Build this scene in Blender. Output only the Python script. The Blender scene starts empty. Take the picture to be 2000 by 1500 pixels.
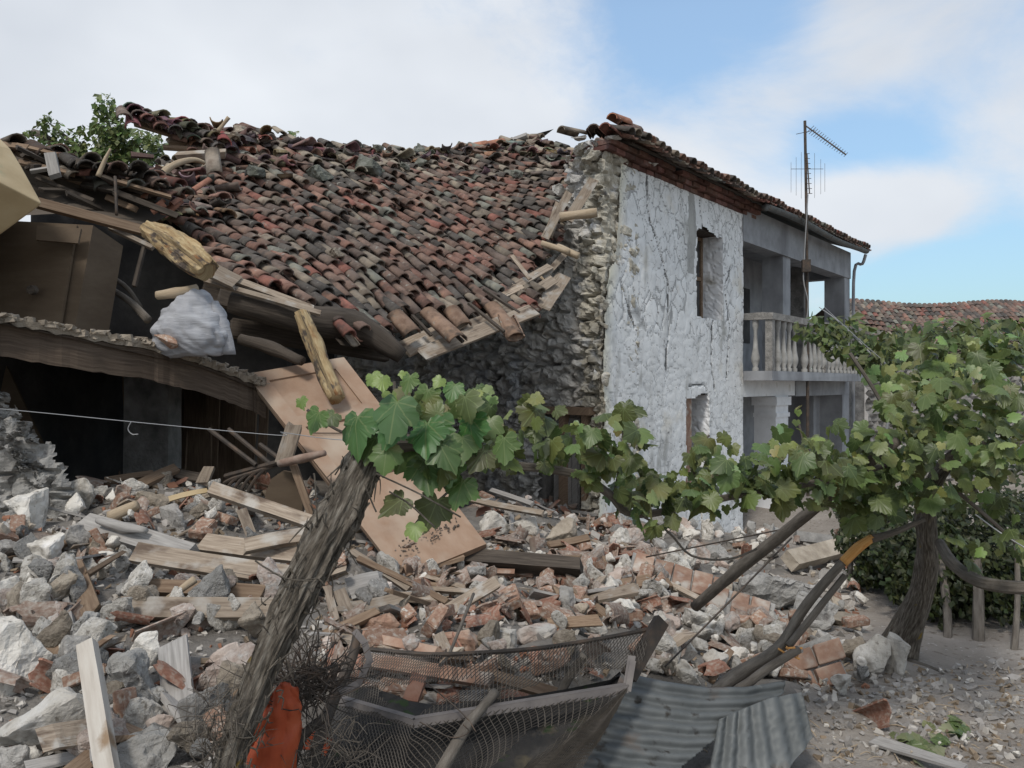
import bpy, bmesh, math, random
import numpy as np
from mathutils import Vector, Matrix, noise, Quaternion

# ---------------------------------------------------------------- camera, sky, sun
SC = bpy.context.scene
F, CZ = 1550.0, 1.6            # focal length in pixels of a 2000 px wide frame, eye height
cam = bpy.data.objects.new('camera', bpy.data.cameras.new('camera'))
SC.collection.objects.link(cam); SC.camera = cam
cam.location = (0, 0, CZ); cam.rotation_euler = (math.radians(90), 0, 0)
cam.data.sensor_width = 36; cam.data.lens = 36*F/2000
cam.data.clip_start = 0.05; cam.data.clip_end = 3000
SC.view_settings.view_transform = 'Standard'; SC.view_settings.look = 'None'
SC.view_settings.exposure = 0.08; SC.view_settings.gamma = 1
SUN_EL, SUN_AZ = math.radians(52), math.radians(205)   # azimuth clockwise from +Y
def T(px, py, d): return Vector(((px-1000)/F*d, d, CZ-(py-750)/F*d))
def S(wpx, d): return wpx/F*d

world = bpy.data.worlds.new("World"); SC.world = world; world.use_nodes = True
def build_world():
    nt = world.node_tree; N = nt.nodes; L = nt.links
    bg = N['Background']; bg.inputs['Strength'].default_value = 0.115
    sky = N.new('ShaderNodeTexSky'); sky.sky_type = 'NISHITA'; sky.sun_disc = False
    sky.sun_elevation = SUN_EL; sky.sun_rotation = SUN_AZ; sky.dust_density = 1.2; sky.ozone_density = 1.5
    tc = N.new('ShaderNodeTexCoord')
    def math_(op, a, b=None, clamp=False):
        m = N.new('ShaderNodeMath'); m.operation = op; m.use_clamp = clamp
        for i, v in enumerate((a, b)):
            if v is None: continue
            if isinstance(v, (int, float)): m.inputs[i].default_value = v
            else: L.new(v, m.inputs[i])
        return m.outputs[0]
    n1 = N.new('ShaderNodeTexNoise'); n1.inputs['Scale'].default_value = 3.0; n1.inputs['Detail'].default_value = 8; n1.inputs['Roughness'].default_value = .64
    n1.inputs['Distortion'].default_value = .25
    mp = N.new('ShaderNodeMapping'); mp.inputs['Scale'].default_value = (1, 1, 1.7); mp.inputs['Rotation'].default_value = (0, .35, 0)
    L.new(tc.outputs['Generated'], mp.inputs[0]); L.new(mp.outputs[0], n1.inputs['Vector'])
    dens = math_('MULTIPLY_ADD', n1.outputs['Fac'], 1.9); dens.node.inputs[2].default_value = -.52
    # broad masses: (px, py, radius, strength)
    for px, py, r, s in [(250, 150, .62, .75), (950, 250, .3, .55), (1420, 200, .15, .3), (1800, 90, .15, .32), (1640, 140, .12, .2), (1290, 330, .14, .3), (2000, 330, .14, .4), (1745, 410, .085, .95), (1640, 400, .07, .7), (1850, 420, .07, .6), (1540, 430, .07, .3),
                         (1330, 30, .19, -.5), (1800, 560, .16, -.5), (1740, 265, .09, -.42), (1620, 280, .07, -.3), (1930, 520, .14, -.4), (1520, 40, .1, -.3), (1990, 170, .06, .2), (0, -2, 1.15, .6), (0, -1, 1.2, .55)]:  # last two: unseen overhead and rear clouds, added to brighten the scene
        v = Vector(((px-1000)/F, 1, (750-py)/F)).normalized() if py >= 0 else (Vector((0, -.25, 1)).normalized() if py == -2 else Vector((0, -1, .35)).normalized())
        d = N.new('ShaderNodeVectorMath'); d.operation = 'DISTANCE'; d.inputs[1].default_value = v
        L.new(tc.outputs['Generated'], d.inputs[0])
        m = N.new('ShaderNodeMapRange'); m.interpolation_type = 'SMOOTHERSTEP'
        m.inputs[1].default_value = 0; m.inputs[2].default_value = r; m.inputs[3].default_value = s; m.inputs[4].default_value = 0
        L.new(d.outputs['Value'], m.inputs[0]); dens = math_('ADD', dens, m.outputs[0])
    mr = N.new('ShaderNodeMapRange'); mr.interpolation_type = 'SMOOTHSTEP'
    mr.inputs[1].default_value = .1; mr.inputs[2].default_value = .98
    L.new(dens, mr.inputs[0])
    n2 = N.new('ShaderNodeTexNoise'); n2.inputs['Scale'].default_value = 2.2; n2.inputs['Detail'].default_value = 4
    L.new(mp.outputs[0], n2.inputs['Vector'])
    cr = N.new('ShaderNodeValToRGB'); cr.color_ramp.elements[0].position = .32; cr.color_ramp.elements[1].position = .66
    cr.color_ramp.elements[0].color = (5.2, 5.55, 6.1, 1); cr.color_ramp.elements[1].color = (7.1, 7.4, 7.8, 1)
    L.new(n2.outputs['Fac'], cr.inputs[0])
    tint = N.new('ShaderNodeMix'); tint.data_type = 'RGBA'; tint.blend_type = 'MULTIPLY'; tint.inputs[0].default_value = 1
    L.new(sky.outputs[0], tint.inputs[6]); sx = N.new('ShaderNodeSeparateXYZ'); L.new(tc.outputs['Generated'], sx.inputs[0])
    tr = N.new('ShaderNodeValToRGB'); tr.color_ramp.elements[0].position = .05; tr.color_ramp.elements[1].position = .42
    tr.color_ramp.elements[0].color = (.82, .98, 1.02, 1); tr.color_ramp.elements[1].color = SKYTINT; L.new(sx.outputs[2], tr.inputs[0]); L.new(tr.outputs[0], tint.inputs[7])
    mx = N.new('ShaderNodeMix'); mx.data_type = 'RGBA'
    L.new(math_('MULTIPLY', mr.outputs[0], .97), mx.inputs[0]); L.new(tint.outputs[2], mx.inputs[6]); L.new(cr.outputs[0], mx.inputs[7])
    L.new(mx.outputs[2], bg.inputs['Color'])
SKYTINT = (2.15, 2.08, 1.85, 1)
build_world()
sun = bpy.data.objects.new('sun', bpy.data.lights.new('sun', 'SUN')); SC.collection.objects.link(sun)
sun.data.energy = 2.1; sun.data.angle = math.radians(10); sun.data.color = (1, .95, .88)
sd = Vector((math.sin(SUN_AZ)*math.cos(SUN_EL), math.cos(SUN_AZ)*math.cos(SUN_EL), math.sin(SUN_EL)))
sun.rotation_euler = sd.to_track_quat('Z', 'Y').to_euler()

# ---------------------------------------------------------------- materials
def mat(name, cols, scale=5, stretch=(1, 1, 1), coord='Object', rough=.92, bump=.35, bscale=None, bdist=.02, tint=False, rand=.0, metal=0, spots=None, translucent=0, spec=.25, crack=None, detail=8, veins=False):
    m = bpy.data.materials.new(name); m.use_nodes = True
    nt = m.node_tree; N = nt.nodes; L = nt.links
    b = N['Principled BSDF']; b.inputs['Roughness'].default_value = rough; b.inputs['Metallic'].default_value = metal
    b.inputs['Specular IOR Level'].default_value = spec
    tc = N.new('ShaderNodeTexCoord'); mp = N.new('ShaderNodeMapping'); mp.inputs['Scale'].default_value = stretch
    L.new(tc.outputs[coord], mp.inputs[0])
    oi = N.new('ShaderNodeObjectInfo')
    if rand:
        cx = N.new('ShaderNodeCombineXYZ'); mu = N.new('ShaderNodeMath'); mu.operation = 'MULTIPLY'; mu.inputs[1].default_value = 37
        L.new(oi.outputs['Random'], mu.inputs[0]); L.new(mu.outputs[0], cx.inputs[0]); L.new(mu.outputs[0], cx.inputs[1]); L.new(cx.outputs[0], mp.inputs['Location'])
    n = N.new('ShaderNodeTexNoise'); n.inputs['Scale'].default_value = scale; n.inputs['Detail'].default_value = detail; n.inputs['Roughness'].default_value = .62
    L.new(mp.outputs[0], n.inputs['Vector'])
    cr = N.new('ShaderNodeValToRGB'); e = cr.color_ramp.elements
    k = len(cols)
    pos = [.5] if k == 1 else [.3+.4*i/(k-1) for i in range(k)]
    e[0].position = pos[0]; e[0].color = (*cols[0], 1)
    if k == 1: e[1].position = 1; e[1].color = (*cols[0], 1)
    else:
        e[1].position = pos[-1]; e[1].color = (*cols[-1], 1)
        for i in range(1, k-1): q = e.new(pos[i]); q.color = (*cols[i], 1)
    L.new(n.outputs['Fac'], cr.inputs[0]); c = cr.outputs[0]
    def mix(fac, a, bb, blend='MIX'):
        x = N.new('ShaderNodeMix'); x.data_type = 'RGBA'; x.blend_type = blend
        if isinstance(fac, (int, float)): x.inputs[0].default_value = fac
        else: L.new(fac, x.inputs[0])
        for i, v in ((6, a), (7, bb)):
            if isinstance(v, tuple): x.inputs[i].default_value = (*v, 1)
            else: L.new(v, x.inputs[i])
        return x.outputs[2]
    if tint:
        at = N.new('ShaderNodeAttribute'); at.attribute_name = 'tint'
        c = mix(1, c, at.outputs['Color'], 'MULTIPLY')
    for sp in (spots or []):        # (colour, scale, lo, hi, stretch)
        n3 = N.new('ShaderNodeTexNoise'); n3.inputs['Scale'].default_value = sp[1]; n3.inputs['Detail'].default_value = 5
        if len(sp) > 4:
            m3 = N.new('ShaderNodeMapping'); m3.inputs['Scale'].default_value = sp[4]; m3.inputs['Location'].default_value = (3.1, 1.7, 5.2)
            L.new(tc.outputs[coord], m3.inputs[0]); L.new(m3.outputs[0], n3.inputs['Vector'])
        else: L.new(mp.outputs[0], n3.inputs['Vector'])
        r3 = N.new('ShaderNodeMapRange'); r3.inputs[1].default_value = sp[2]; r3.inputs[2].default_value = sp[3]
        L.new(n3.outputs['Fac'], r3.inputs[0]); c = mix(r3.outputs[0], c, sp[0])
    hgt = None
    if veins:
        sp_ = N.new('ShaderNodeSeparateXYZ'); L.new(tc.outputs['UV'], sp_.inputs[0])
        def mt(op, *v):
            m_ = N.new('ShaderNodeMath'); m_.operation = op
            for i, q in enumerate(v):
                if isinstance(q, (int, float)): m_.inputs[i].default_value = q
                else: L.new(q, m_.inputs[i])
            return m_.outputs[0]
        an = mt('ARCTAN2', sp_.outputs[0], sp_.outputs[1]); fr_ = mt('ABSOLUTE', mt('SUBTRACT', mt('FRACT', mt('ADD', mt('DIVIDE', an, .72), .5)), .5))
        rr_ = mt('SQRT', mt('ADD', mt('MULTIPLY', sp_.outputs[0], sp_.outputs[0]), mt('MULTIPLY', sp_.outputs[1], sp_.outputs[1])))
        vm = N.new('ShaderNodeMapRange'); vm.inputs[1].default_value = .012; vm.inputs[2].default_value = .03; vm.inputs[3].default_value = .55; vm.inputs[4].default_value = 0; L.new(mt('MULTIPLY', fr_, rr_), vm.inputs[0])
        c = mix(vm.outputs[0], c, (.20, .25, .10))
        n7 = N.new('ShaderNodeTexNoise'); n7.inputs['Scale'].default_value = 7; L.new(tc.outputs['Object'], n7.inputs['Vector']); r7 = N.new('ShaderNodeMapRange'); r7.inputs[1].default_value = .62; r7.inputs[2].default_value = .72; r7.inputs[4].default_value = .6; L.new(n7.outputs['Fac'], r7.inputs[0]); c = mix(r7.outputs[0], c, (.22, .20, .07))
    if crack:       # (colour, scale, width, stretch, amount)
        v = N.new('ShaderNodeTexVoronoi'); v.feature = 'DISTANCE_TO_EDGE'; v.inputs['Scale'].default_value = crack[1]
        m4 = N.new('ShaderNodeMapping'); m4.inputs['Scale'].default_value = crack[3]
        nn = N.new('ShaderNodeTexNoise'); nn.inputs['Scale'].default_value = 5; nn.inputs['Detail'].default_value = 4
        L.new(tc.outputs[coord], nn.inputs['Vector'])
        ad = N.new('ShaderNodeMix'); ad.data_type = 'RGBA'; ad.blend_type = 'LINEAR_LIGHT'; ad.inputs[0].default_value = .12
        L.new(tc.outputs[coord], ad.inputs[6]); L.new(nn.outputs['Color'], ad.inputs[7])
        L.new(ad.outputs[2], m4.inputs[0]); L.new(m4.outputs[0], v.inputs['Vector'])
        r4 = N.new('ShaderNodeMapRange'); r4.inputs[1].default_value = 0; r4.inputs[2].default_value = crack[2]; r4.inputs[3].default_value = 1; r4.inputs[4].default_value = 0
        L.new(v.outputs['Distance'], r4.inputs[0])
        n5 = N.new('ShaderNodeTexNoise'); n5.inputs['Scale'].default_value = 1.6; n5.inputs['Detail'].default_value = 3
        L.new(tc.outputs[coord], n5.inputs['Vector'])
        r5 = N.new('ShaderNodeMapRange'); r5.inputs[1].default_value = .4; r5.inputs[2].default_value = .6; r5.inputs[4].default_value = crack[4]
        L.new(n5.outputs['Fac'], r5.inputs[0])
        mm = N.new('ShaderNodeMath'); mm.operation = 'MULTIPLY'; L.new(r4.outputs[0], mm.inputs[0]); L.new(r5.outputs[0], mm.inputs[1])
        c = mix(mm.outputs[0], c, crack[0]); hgt = mm.outputs[0]
    if rand:
        hs = N.new('ShaderNodeHueSaturation'); r2 = N.new('ShaderNodeMapRange'); r2.inputs[3].default_value = 1-rand; r2.inputs[4].default_value = 1+rand
        L.new(oi.outputs['Random'], r2.inputs[0]); L.new(r2.outputs[0], hs.inputs['Value']); L.new(c, hs.inputs['Color']); c = hs.outputs[0]
    L.new(c, b.inputs['Base Color'])
    if bump:
        nb = N.new('ShaderNodeTexNoise'); nb.inputs['Scale'].default_value = bscale or scale*3; nb.inputs['Detail'].default_value = 9; nb.inputs['Roughness'].default_value = .65
        L.new(mp.outputs[0], nb.inputs['Vector'])
        bp = N.new('ShaderNodeBump'); bp.inputs['Strength'].default_value = bump; bp.inputs['Distance'].default_value = bdist
        h = nb.outputs['Fac']
        if hgt is not None:
            su = N.new('ShaderNodeMath'); su.operation = 'MULTIPLY_ADD'; su.inputs[1].default_value = -1.4
            L.new(hgt, su.inputs[0]); L.new(h, su.inputs[2]); h = su.outputs[0]
        L.new(h, bp.inputs['Height']); L.new(bp.outputs[0], b.inputs['Normal'])
    if translucent:
        tr = N.new('ShaderNodeBsdfTranslucent'); L.new(c, tr.inputs[0]); ms = N.new('ShaderNodeMixShader'); ms.inputs[0].default_value = translucent
        L.new(b.outputs[0], ms.inputs[1]); L.new(tr.outputs[0], ms.inputs[2]); L.new(ms.outputs[0], N['Material Output'].inputs[0])
    return m

M = {}
M['tile'] = mat('roof_tile', [(.55, .5, .48), (.95, .95, .95), (1.25, 1.2, 1.1)], 9, tint=True, bump=.5, bscale=30, bdist=.01,
                spots=[((.05, .047, .043), 7, .55, .72), ((.26, .25, .22), 16, .63, .74)])
M['tilered'] = mat('broken_tile', [(.18, .085, .06), (.26, .135, .095), (.33, .215, .165)], 7, rand=.3, bump=.4, bscale=30, bdist=.008,
                   spots=[((.36, .31, .26), 6, .5, .75)])
M['tiledull'] = mat('dusty_tile', [(.16, .105, .08), (.235, .17, .135), (.32, .265, .225)], 7, rand=.25, bump=.4, bscale=30, bdist=.008, spots=[((.36, .33, .29), 6, .48, .7)])
M['brick'] = mat('brick', [(.20, .115, .082), (.28, .175, .125), (.35, .27, .21)], 9, rand=.2, bump=.5, bscale=40, bdist=.006, spots=[((.43, .39, .34), 7, .52, .7)])
M['pale'] = mat('pale_limestone', [(.36, .335, .295), (.52, .49, .44), (.62, .595, .55)], 6, rand=.2, bump=.9, bscale=22, bdist=.02, spots=[((.20, .18, .15), 9, .56, .68), ((.62, .60, .57), 5, .6, .7), ((.20, .18, .15), 34, .64, .72)])
M['grey'] = mat('grey_stone', [(.19, .18, .165), (.29, .275, .255), (.39, .375, .35)], 6, rand=.25, bump=.9, bscale=20, bdist=.025, spots=[((.46, .44, .41), 7, .56, .68), ((.16, .145, .13), 28, .64, .72)])
M['tan'] = mat('tan_stone', [(.20, .165, .13), (.31, .265, .21), (.41, .36, .295)], 6, rand=.25, bump=.9, bscale=20, bdist=.02)
M['pink'] = mat('pinkish_stone', [(.28, .21, .175), (.41, .34, .295), (.52, .465, .42)], 6, rand=.2, bump=.9, bscale=20, bdist=.02, spots=[((.46, .44, .41), 5, .55, .66)])
M['board'] = mat('weathered_board', [(.17, .13, .098), (.27, .22, .17), (.36, .30, .24)], 3, (1.5, 26, 1), 'UV', rand=.28, bump=.5, bscale=5, bdist=.006,
                 spots=[((.11, .08, .06), 1.2, .56, .70, (3, 9, 1)), ((.36, .335, .30), 1.6, .54, .68, (4, 5, 1)), ((.05, .04, .03), 3, .66, .72, (1, 30, 1))])
M['boardgrey'] = mat('grey_board', [(.20, .19, .175), (.29, .275, .26), (.38, .365, .34)], 3, (1.5, 26, 1), 'UV', rand=.15, bump=.3, bscale=5, bdist=.005)
M['boardwhite'] = mat('pale_post', [(.34, .305, .26), (.44, .40, .35), (.50, .47, .42)], 3, (1.5, 14, 1), 'UV', bump=.2, bscale=5, bdist=.004, spots=[((.24, .17, .11), 2.5, .62, .72, (3, 3, 1))])
M['boardbrown'] = mat('brown_board', [(.13, .085, .058), (.20, .14, .095), (.27, .20, .14)], 3, (1.5, 22, 1), 'UV', rand=.2, bump=.3, bscale=5, bdist=.005)
M['dark'] = mat('dark_wood', [(.035, .029, .024), (.065, .053, .043), (.105, .087, .07)], 3, (1.5, 20, 1), 'UV', rand=.2, bump=.4, bscale=5, bdist=.008)
M['door'] = mat('tan_door_panel', [(.24, .155, .105), (.285, .19, .13), (.33, .235, .17)], 2, (2, 3, 1), 'UV', rough=.7, bump=.12, bscale=30, bdist=.003,
                spots=[((.36, .29, .225), 1.4, .45, .7, (2, 2, 1))])
M['log'] = mat('rotten_log', [(.25, .15, .07), (.42, .31, .17), (.56, .46, .28)], 3, (2.5, 14, 1), 'UV', bump=1, bscale=8, bdist=.02, spots=[((.10, .08, .065), 2.6, .53, .62, (3, 6, 1)), ((.28, .14, .06), 3, .6, .7, (3, 5, 1))])
M['paleLog'] = mat('peeled_log', [(.27, .21, .145), (.38, .30, .21), (.47, .40, .30)], 3, (2, 12, 1), 'UV', bump=.4, bscale=8, bdist=.008)
M['bark'] = mat('vine_bark', [(.04, .034, .027), (.18, .155, .125), (.40, .365, .31)], 5, (2.2, 14, 1), 'UV', bump=1, bscale=9, bdist=.03,
                spots=[((.30, .20, .035), 1.6, .66, .72, (7, 7, 1))])
M['stick'] = mat('stick_bark', [(.08, .068, .056), (.125, .108, .09), (.18, .16, .135)], 5, (2, 7, 1), 'UV', bump=.7, bscale=9, bdist=.006)
M['orangewood'] = mat('fresh_split_wood', [(.42, .17, .045), (.55, .28, .09), (.58, .38, .17)], 6, (2, 12, 1), 'UV', bump=.5, bdist=.006)
M['leaf'] = mat('vine_leaf', [(.75, .8, .7), (1.05, 1.05, 1.05), (1.2, 1.2, 1.1)], 9, tint=True, rough=.42, bump=.2, bscale=30, bdist=.004, translucent=.33, spec=.5, veins=True)
M['leafdark'] = mat('small_leaf', [(.7, .75, .7), (1.1, 1.1, 1.05)], 9, tint=True, rough=.5, bump=0, translucent=.2, spec=.4)
M['metal'] = mat('rusty_dark_metal', [(.045, .04, .036), (.075, .062, .052), (.13, .09, .065)], 12, bump=.4, bscale=50, bdist=.003, rough=.7, metal=.3)
M['bar'] = mat('grey_angle_iron', [(.11, .10, .098), (.165, .148, .14), (.21, .19, .175)], 9, bump=.3, bscale=50, bdist=.003, rough=.6, metal=.25)
M['zinc'] = mat('galvanised_sheet', [(.08, .086, .086), (.13, .138, .138), (.18, .187, .186)], 2.5, bump=.2, bscale=20, bdist=.004, rough=.6, metal=.25, spots=[((.13, .085, .055), 5, .58, .72), ((.05, .045, .04), 14, .62, .7), ((.22, .22, .21), 9, .64, .72)])
M['wire'] = mat('wire', [(.32, .32, .32)], bump=0, rough=.5, metal=.5)
M['orange'] = mat('orange_plastic', [(.25, .045, .02), (.38, .075, .03), (.45, .13, .06)], 4, bump=.3, bscale=12, bdist=.01, rough=.45, spots=[((.18, .08, .05), 7, .56, .7)])
M['sack'] = mat('white_woven_sack', [(.24, .245, .26), (.33, .335, .355), (.42, .43, .45)], 5, (1, 1, 5), bump=.5, bscale=9, bdist=.02, rough=.75)
M['cream'] = mat('cream_painted_board', [(.36, .27, .15), (.44, .34, .20), (.48, .385, .24)], 3, bump=.1, rough=.6, spots=[((.30, .27, .16), 5, .58, .72)])
M['ply'] = mat('plywood', [(.085, .06, .04), (.11, .08, .053), (.14, .105, .072)], 2, (1, 1, 3), bump=.1, rough=.75)  # even tone darkened to hold the shade on the wardrobe
M['concrete'] = mat('grey_render', [(.21, .215, .225), (.29, .30, .315), (.36, .37, .385)], 2.2, bump=.25, bscale=25, bdist=.006, spots=[((.16, .16, .17), 1.5, .52, .75, (1, 1, .25))])
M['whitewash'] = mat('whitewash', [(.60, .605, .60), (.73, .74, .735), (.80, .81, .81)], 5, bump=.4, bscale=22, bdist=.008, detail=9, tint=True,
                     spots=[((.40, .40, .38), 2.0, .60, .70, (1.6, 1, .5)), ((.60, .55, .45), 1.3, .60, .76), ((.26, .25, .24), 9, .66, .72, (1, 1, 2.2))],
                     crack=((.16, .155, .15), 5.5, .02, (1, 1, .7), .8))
M['creamstone'] = mat('cream_broken_masonry', [(.26, .24, .20), (.44, .41, .34), (.60, .57, .49)], 5, bump=1, bscale=15, bdist=.03, spots=[((.12, .11, .10), 5, .6, .7), ((.55, .55, .54), 3, .56, .66)])
M['whitewash2'] = mat('pale_whitewash', [(.64, .65, .66), (.75, .76, .77), (.81, .82, .83)], 3, bump=.3, bscale=20, bdist=.01, spots=[((.4, .38, .34), 3, .6, .75)])
M['rubblewall'] = mat('exposed_rubble_masonry', [(.27, .26, .235), (.48, .465, .435), (.62, .605, .57)], 4.5, bump=1, bscale=13, bdist=.04,
                      spots=[((.50, .45, .36), 1.4, .55, .72), ((.07, .065, .06), 3.2, .60, .70), ((.42, .43, .44), 2.4, .56, .66)])
M['wallgrey'] = mat('grey_stone_wall', [(.13, .125, .12), (.25, .24, .225), (.36, .345, .325)], 4.5, bump=1, bscale=12, bdist=.04)
M['mortar'] = mat('grey_lime_rubble', [(.22, .21, .195), (.33, .32, .30), (.43, .415, .395)], 6, bump=1, bscale=18, bdist=.035, spots=[((.16, .15, .14), 12, .58, .68)])
M['dust'] = mat('grey_dust', [(.125, .113, .10), (.19, .175, .158), (.27, .252, .23)], 3.2, bump=1, bscale=12, bdist=.05, spots=[((.26, .17, .12), 3.2, .60, .74)])
M['ground'] = mat('grey_brown_earth', [(.20, .175, .15), (.27, .24, .21), (.34, .31, .275)], 1.2, bump=.8, bscale=30, bdist=.03, spots=[((.15, .12, .095), 18, .60, .68), ((.42, .40, .37), 30, .64, .7)])
M['floorbeam'] = mat('dark_brown_beam', [(.055, .04, .03), (.09, .067, .05), (.13, .10, .075)], 3, (1.5, 22, 1), 'UV', bump=.5, bscale=5, bdist=.008)  # dark brown tone, deeper than the brown boards
M['void'] = mat('dark_hollow', [(.04, .04, .042), (.065, .063, .062), (.10, .097, .092)], 3, bump=.5, bscale=12)  # near-black tone painted in for the darkness of hollows and openings

# ---------------------------------------------------------------- mesh helpers
COL = SC.collection
def rootmat(o):
    while o.parent: o = o.parent
    return Matrix.LocRotScale(o.location, o.rotation_euler.to_quaternion(), o.scale)
def tag(o, label=None, cat=None, group=None, kind=None):
    if label: o['label'] = label
    if cat: o['category'] = cat
    if group: o['group'] = group
    if kind: o['kind'] = kind
    return o
def empty(name, loc, rz=0, label=None, cat=None, group=None):
    o = bpy.data.objects.new(name, None); COL.objects.link(o); o.location = loc; o.rotation_euler = (0, 0, rz); o.empty_display_size = .1
    return tag(o, label, cat, group)
class MB:
    def __init__(s): s.v = []; s.f = []; s.c = []; s.uv = []
    def add(s, vs, fs, col=(1, 1, 1), uv=None):
        o = len(s.v); s.v += [tuple(v) for v in vs]
        for f in fs: s.f.append([i+o for i in f]); s.c.append(col); s.uv.append([uv[i] for i in f] if uv else [(0, 0)]*len(f))
    def box(s, c, sx, sy, sz, rot=None, col=(1, 1, 1), jit=0, rnd=random):
        c = Vector(c); vs = []
        for x in (-1, 1):
            for y in (-1, 1):
                for z in (-1, 1):
                    p = Vector((x*sx/2, y*sy/2, z*sz/2))
                    if jit: p += Vector((rnd.uniform(-jit, jit), rnd.uniform(-jit, jit), rnd.uniform(-jit, jit)))
                    if rot is not None: p = rot @ p
                    vs.append(c+p)
        uv = [(x*sx/2, (y*sy+z*sz)/2) for x in (-1, 1) for y in (-1, 1) for z in (-1, 1)]
        s.add(vs, [(0, 1, 3, 2), (4, 6, 7, 5), (0, 4, 5, 1), (2, 3, 7, 6), (0, 2, 6, 4), (1, 5, 7, 3)], col, uv)
    def tube(s, pts, rad, seg=8, nz=0, col=(1, 1, 1), sub=4, cap=True, seed=0, nscale=6, along=.35):
        pts = [Vector(p) for p in pts]
        if not isinstance(rad, (list, tuple)): rad = [rad]*len(pts)
        if sub > 1 and len(pts) > 1:      # catmull-rom
            P = [2*pts[0]-pts[1]]+pts+[2*pts[-1]-pts[-2]]; q = []; rr = []
            for i in range(1, len(P)-2):
                for k in range(sub):
                    t = k/sub; a, b, c, d = P[i-1:i+3]
                    q.append(.5*((2*b)+(c-a)*t+(2*a-5*b+4*c-d)*t*t+(3*b-a-3*c+d)*t**3)); rr.append(rad[i-1]*(1-t)+rad[i]*t)
            q.append(pts[-1]); rr.append(rad[-1]); pts, rad = q, rr
        vs = []; uv = []; ln = 0; prev = None
        for i, p in enumerate(pts):
            t = (pts[min(i+1, len(pts)-1)]-pts[max(i-1, 0)]).normalized()
            if prev is None: a = t.cross(Vector((.3, .2, 1))).normalized()
            else: a = (prev-t*prev.dot(t)).normalized()
            prev = a; b = t.cross(a)
            if i: ln += (p-pts[i-1]).length
            for j in range(seg):
                th = 2*math.pi*j/seg; r = rad[i]
                if nz:
                    k = noise.noise(Vector((math.cos(th)*nscale*.25, math.sin(th)*nscale*.25, ln*nscale*along+seed*3.3)))
                    k2 = noise.noise(Vector((math.cos(th)*nscale*.8, math.sin(th)*nscale*.8, ln*nscale*along*1.6+seed*9.3)))
                    r *= 1+nz*k+nz*.9*k2
                vs.append(p+a*(math.cos(th)*r)+b*(math.sin(th)*r)); uv.append((ln, th*max(rad)))
        fs = [(i*seg+j, i*seg+(j+1) % seg, (i+1)*seg+(j+1) % seg, (i+1)*seg+j) for i in range(len(pts)-1) for j in range(seg)]
        s.ring = (vs, seg)
        if cap: fs += [tuple(range(seg))[::-1], tuple((len(pts)-1)*seg+j for j in range(seg))]
        s.add(vs, fs, col, uv)
    def build(s, name, m, parent=None, smooth=False, label=None, cat=None, group=None, kind=None, origin=None):
        me = bpy.data.meshes.new(name)
        V = np.array(s.v, dtype=float).reshape(-1, 3); loc = Vector((0, 0, 0))
        if parent is not None:
            mi = np.array(rootmat(parent).inverted()); V = V @ mi[:3, :3].T+mi[:3, 3]
        else:
            loc = Vector((V[:, 0].mean(), V[:, 1].mean(), V[:, 2].min())) if origin is None else Vector(origin); V = V-np.array(loc)
        me.from_pydata([tuple(r) for r in V], [], s.f); me.update()
        ca = me.color_attributes.new('tint', 'FLOAT_COLOR', 'CORNER')
        nl = [len(f) for f in s.f]
        ca.data.foreach_set('color', np.repeat(np.array([(*c, 1) for c in s.c], dtype=float), nl, axis=0).ravel())
        uvl = me.uv_layers.new(name='UVMap'); uvl.data.foreach_set('uv', np.array([u for f in s.uv for u in f], dtype=float).ravel())
        me.materials.append(m)
        if smooth: me.polygons.foreach_set('use_smooth', [True]*len(me.polygons))
        o = bpy.data.objects.new(name, me); COL.objects.link(o); o.location = loc
        if parent is not None: o.parent = parent
        return tag(o, label, cat, group, kind)

def frame(xdir, nrm):
    x = Vector(xdir).normalized(); n = Vector(nrm); n = (n-x*n.dot(x)).normalized(); y = n.cross(x)
    return Matrix((x, y, n)).transposed()
CAMN = (0, -.75, .66)
def board_mb(mb, p0, p1, w, th, nrm=CAMN, seed=0, jag=.5, bend=0, secs=7, col=(1, 1, 1), w1=None, warp=.0):
    p0, p1 = Vector(p0), Vector(p1); R = frame(p1-p0, nrm); L = (p1-p0).length; rnd = random.Random(seed); vs = []; uv = []
    off = rnd.uniform(0, 30); w1 = w if w1 is None else w1
    tw = rnd.uniform(-warp, warp)
    for i in range(secs+1):
        t = i/secs
        for k, (a, b) in enumerate(((-1, -1), (1, -1), (1, 1), (-1, 1))):
            x = t*L
            if i in (0, secs): x += rnd.uniform(-.5, .5)*jag*w*(1 if i else 1)
            ww = (w+(w1-w)*t)
            y = a*ww/2*(1+.05*noise.noise(Vector((t*4, a*3, off))))
            z = b*th/2+bend*math.sin(math.pi*t)+tw*(t-.5)*y
            vs.append(p0+R @ Vector((x, y, z))); uv.append((x+off, y+off*.7+(b+1)*.013))
    fs = [(i*4+k, (i+1)*4+k, (i+1)*4+(k+1) % 4, i*4+(k+1) % 4) for i in range(secs) for k in range(4)]
    fs += [(0, 1, 2, 3), (secs*4+3, secs*4+2, secs*4+1, secs*4)]
    fs = [f[::-1] for f in fs]
    mb.add(vs, fs, col, uv)
def bd(a, b, wpx, th, m, name, label, cat='board', nrm=CAMN, group=None, seed=None, parent=None, **kw):
    """a board seen between two places of the photo: a, b = (px, py, distance)"""
    mb = MB(); w = S(wpx, (a[2]+b[2])/2)
    board_mb(mb, T(*a), T(*b), w, th, nrm, seed=seed if seed is not None else int(a[0]*7+a[1]), **kw)
    return mb.build(name, M[m], parent, label=None if parent else label, cat=None if parent else cat, group=group)
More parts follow.
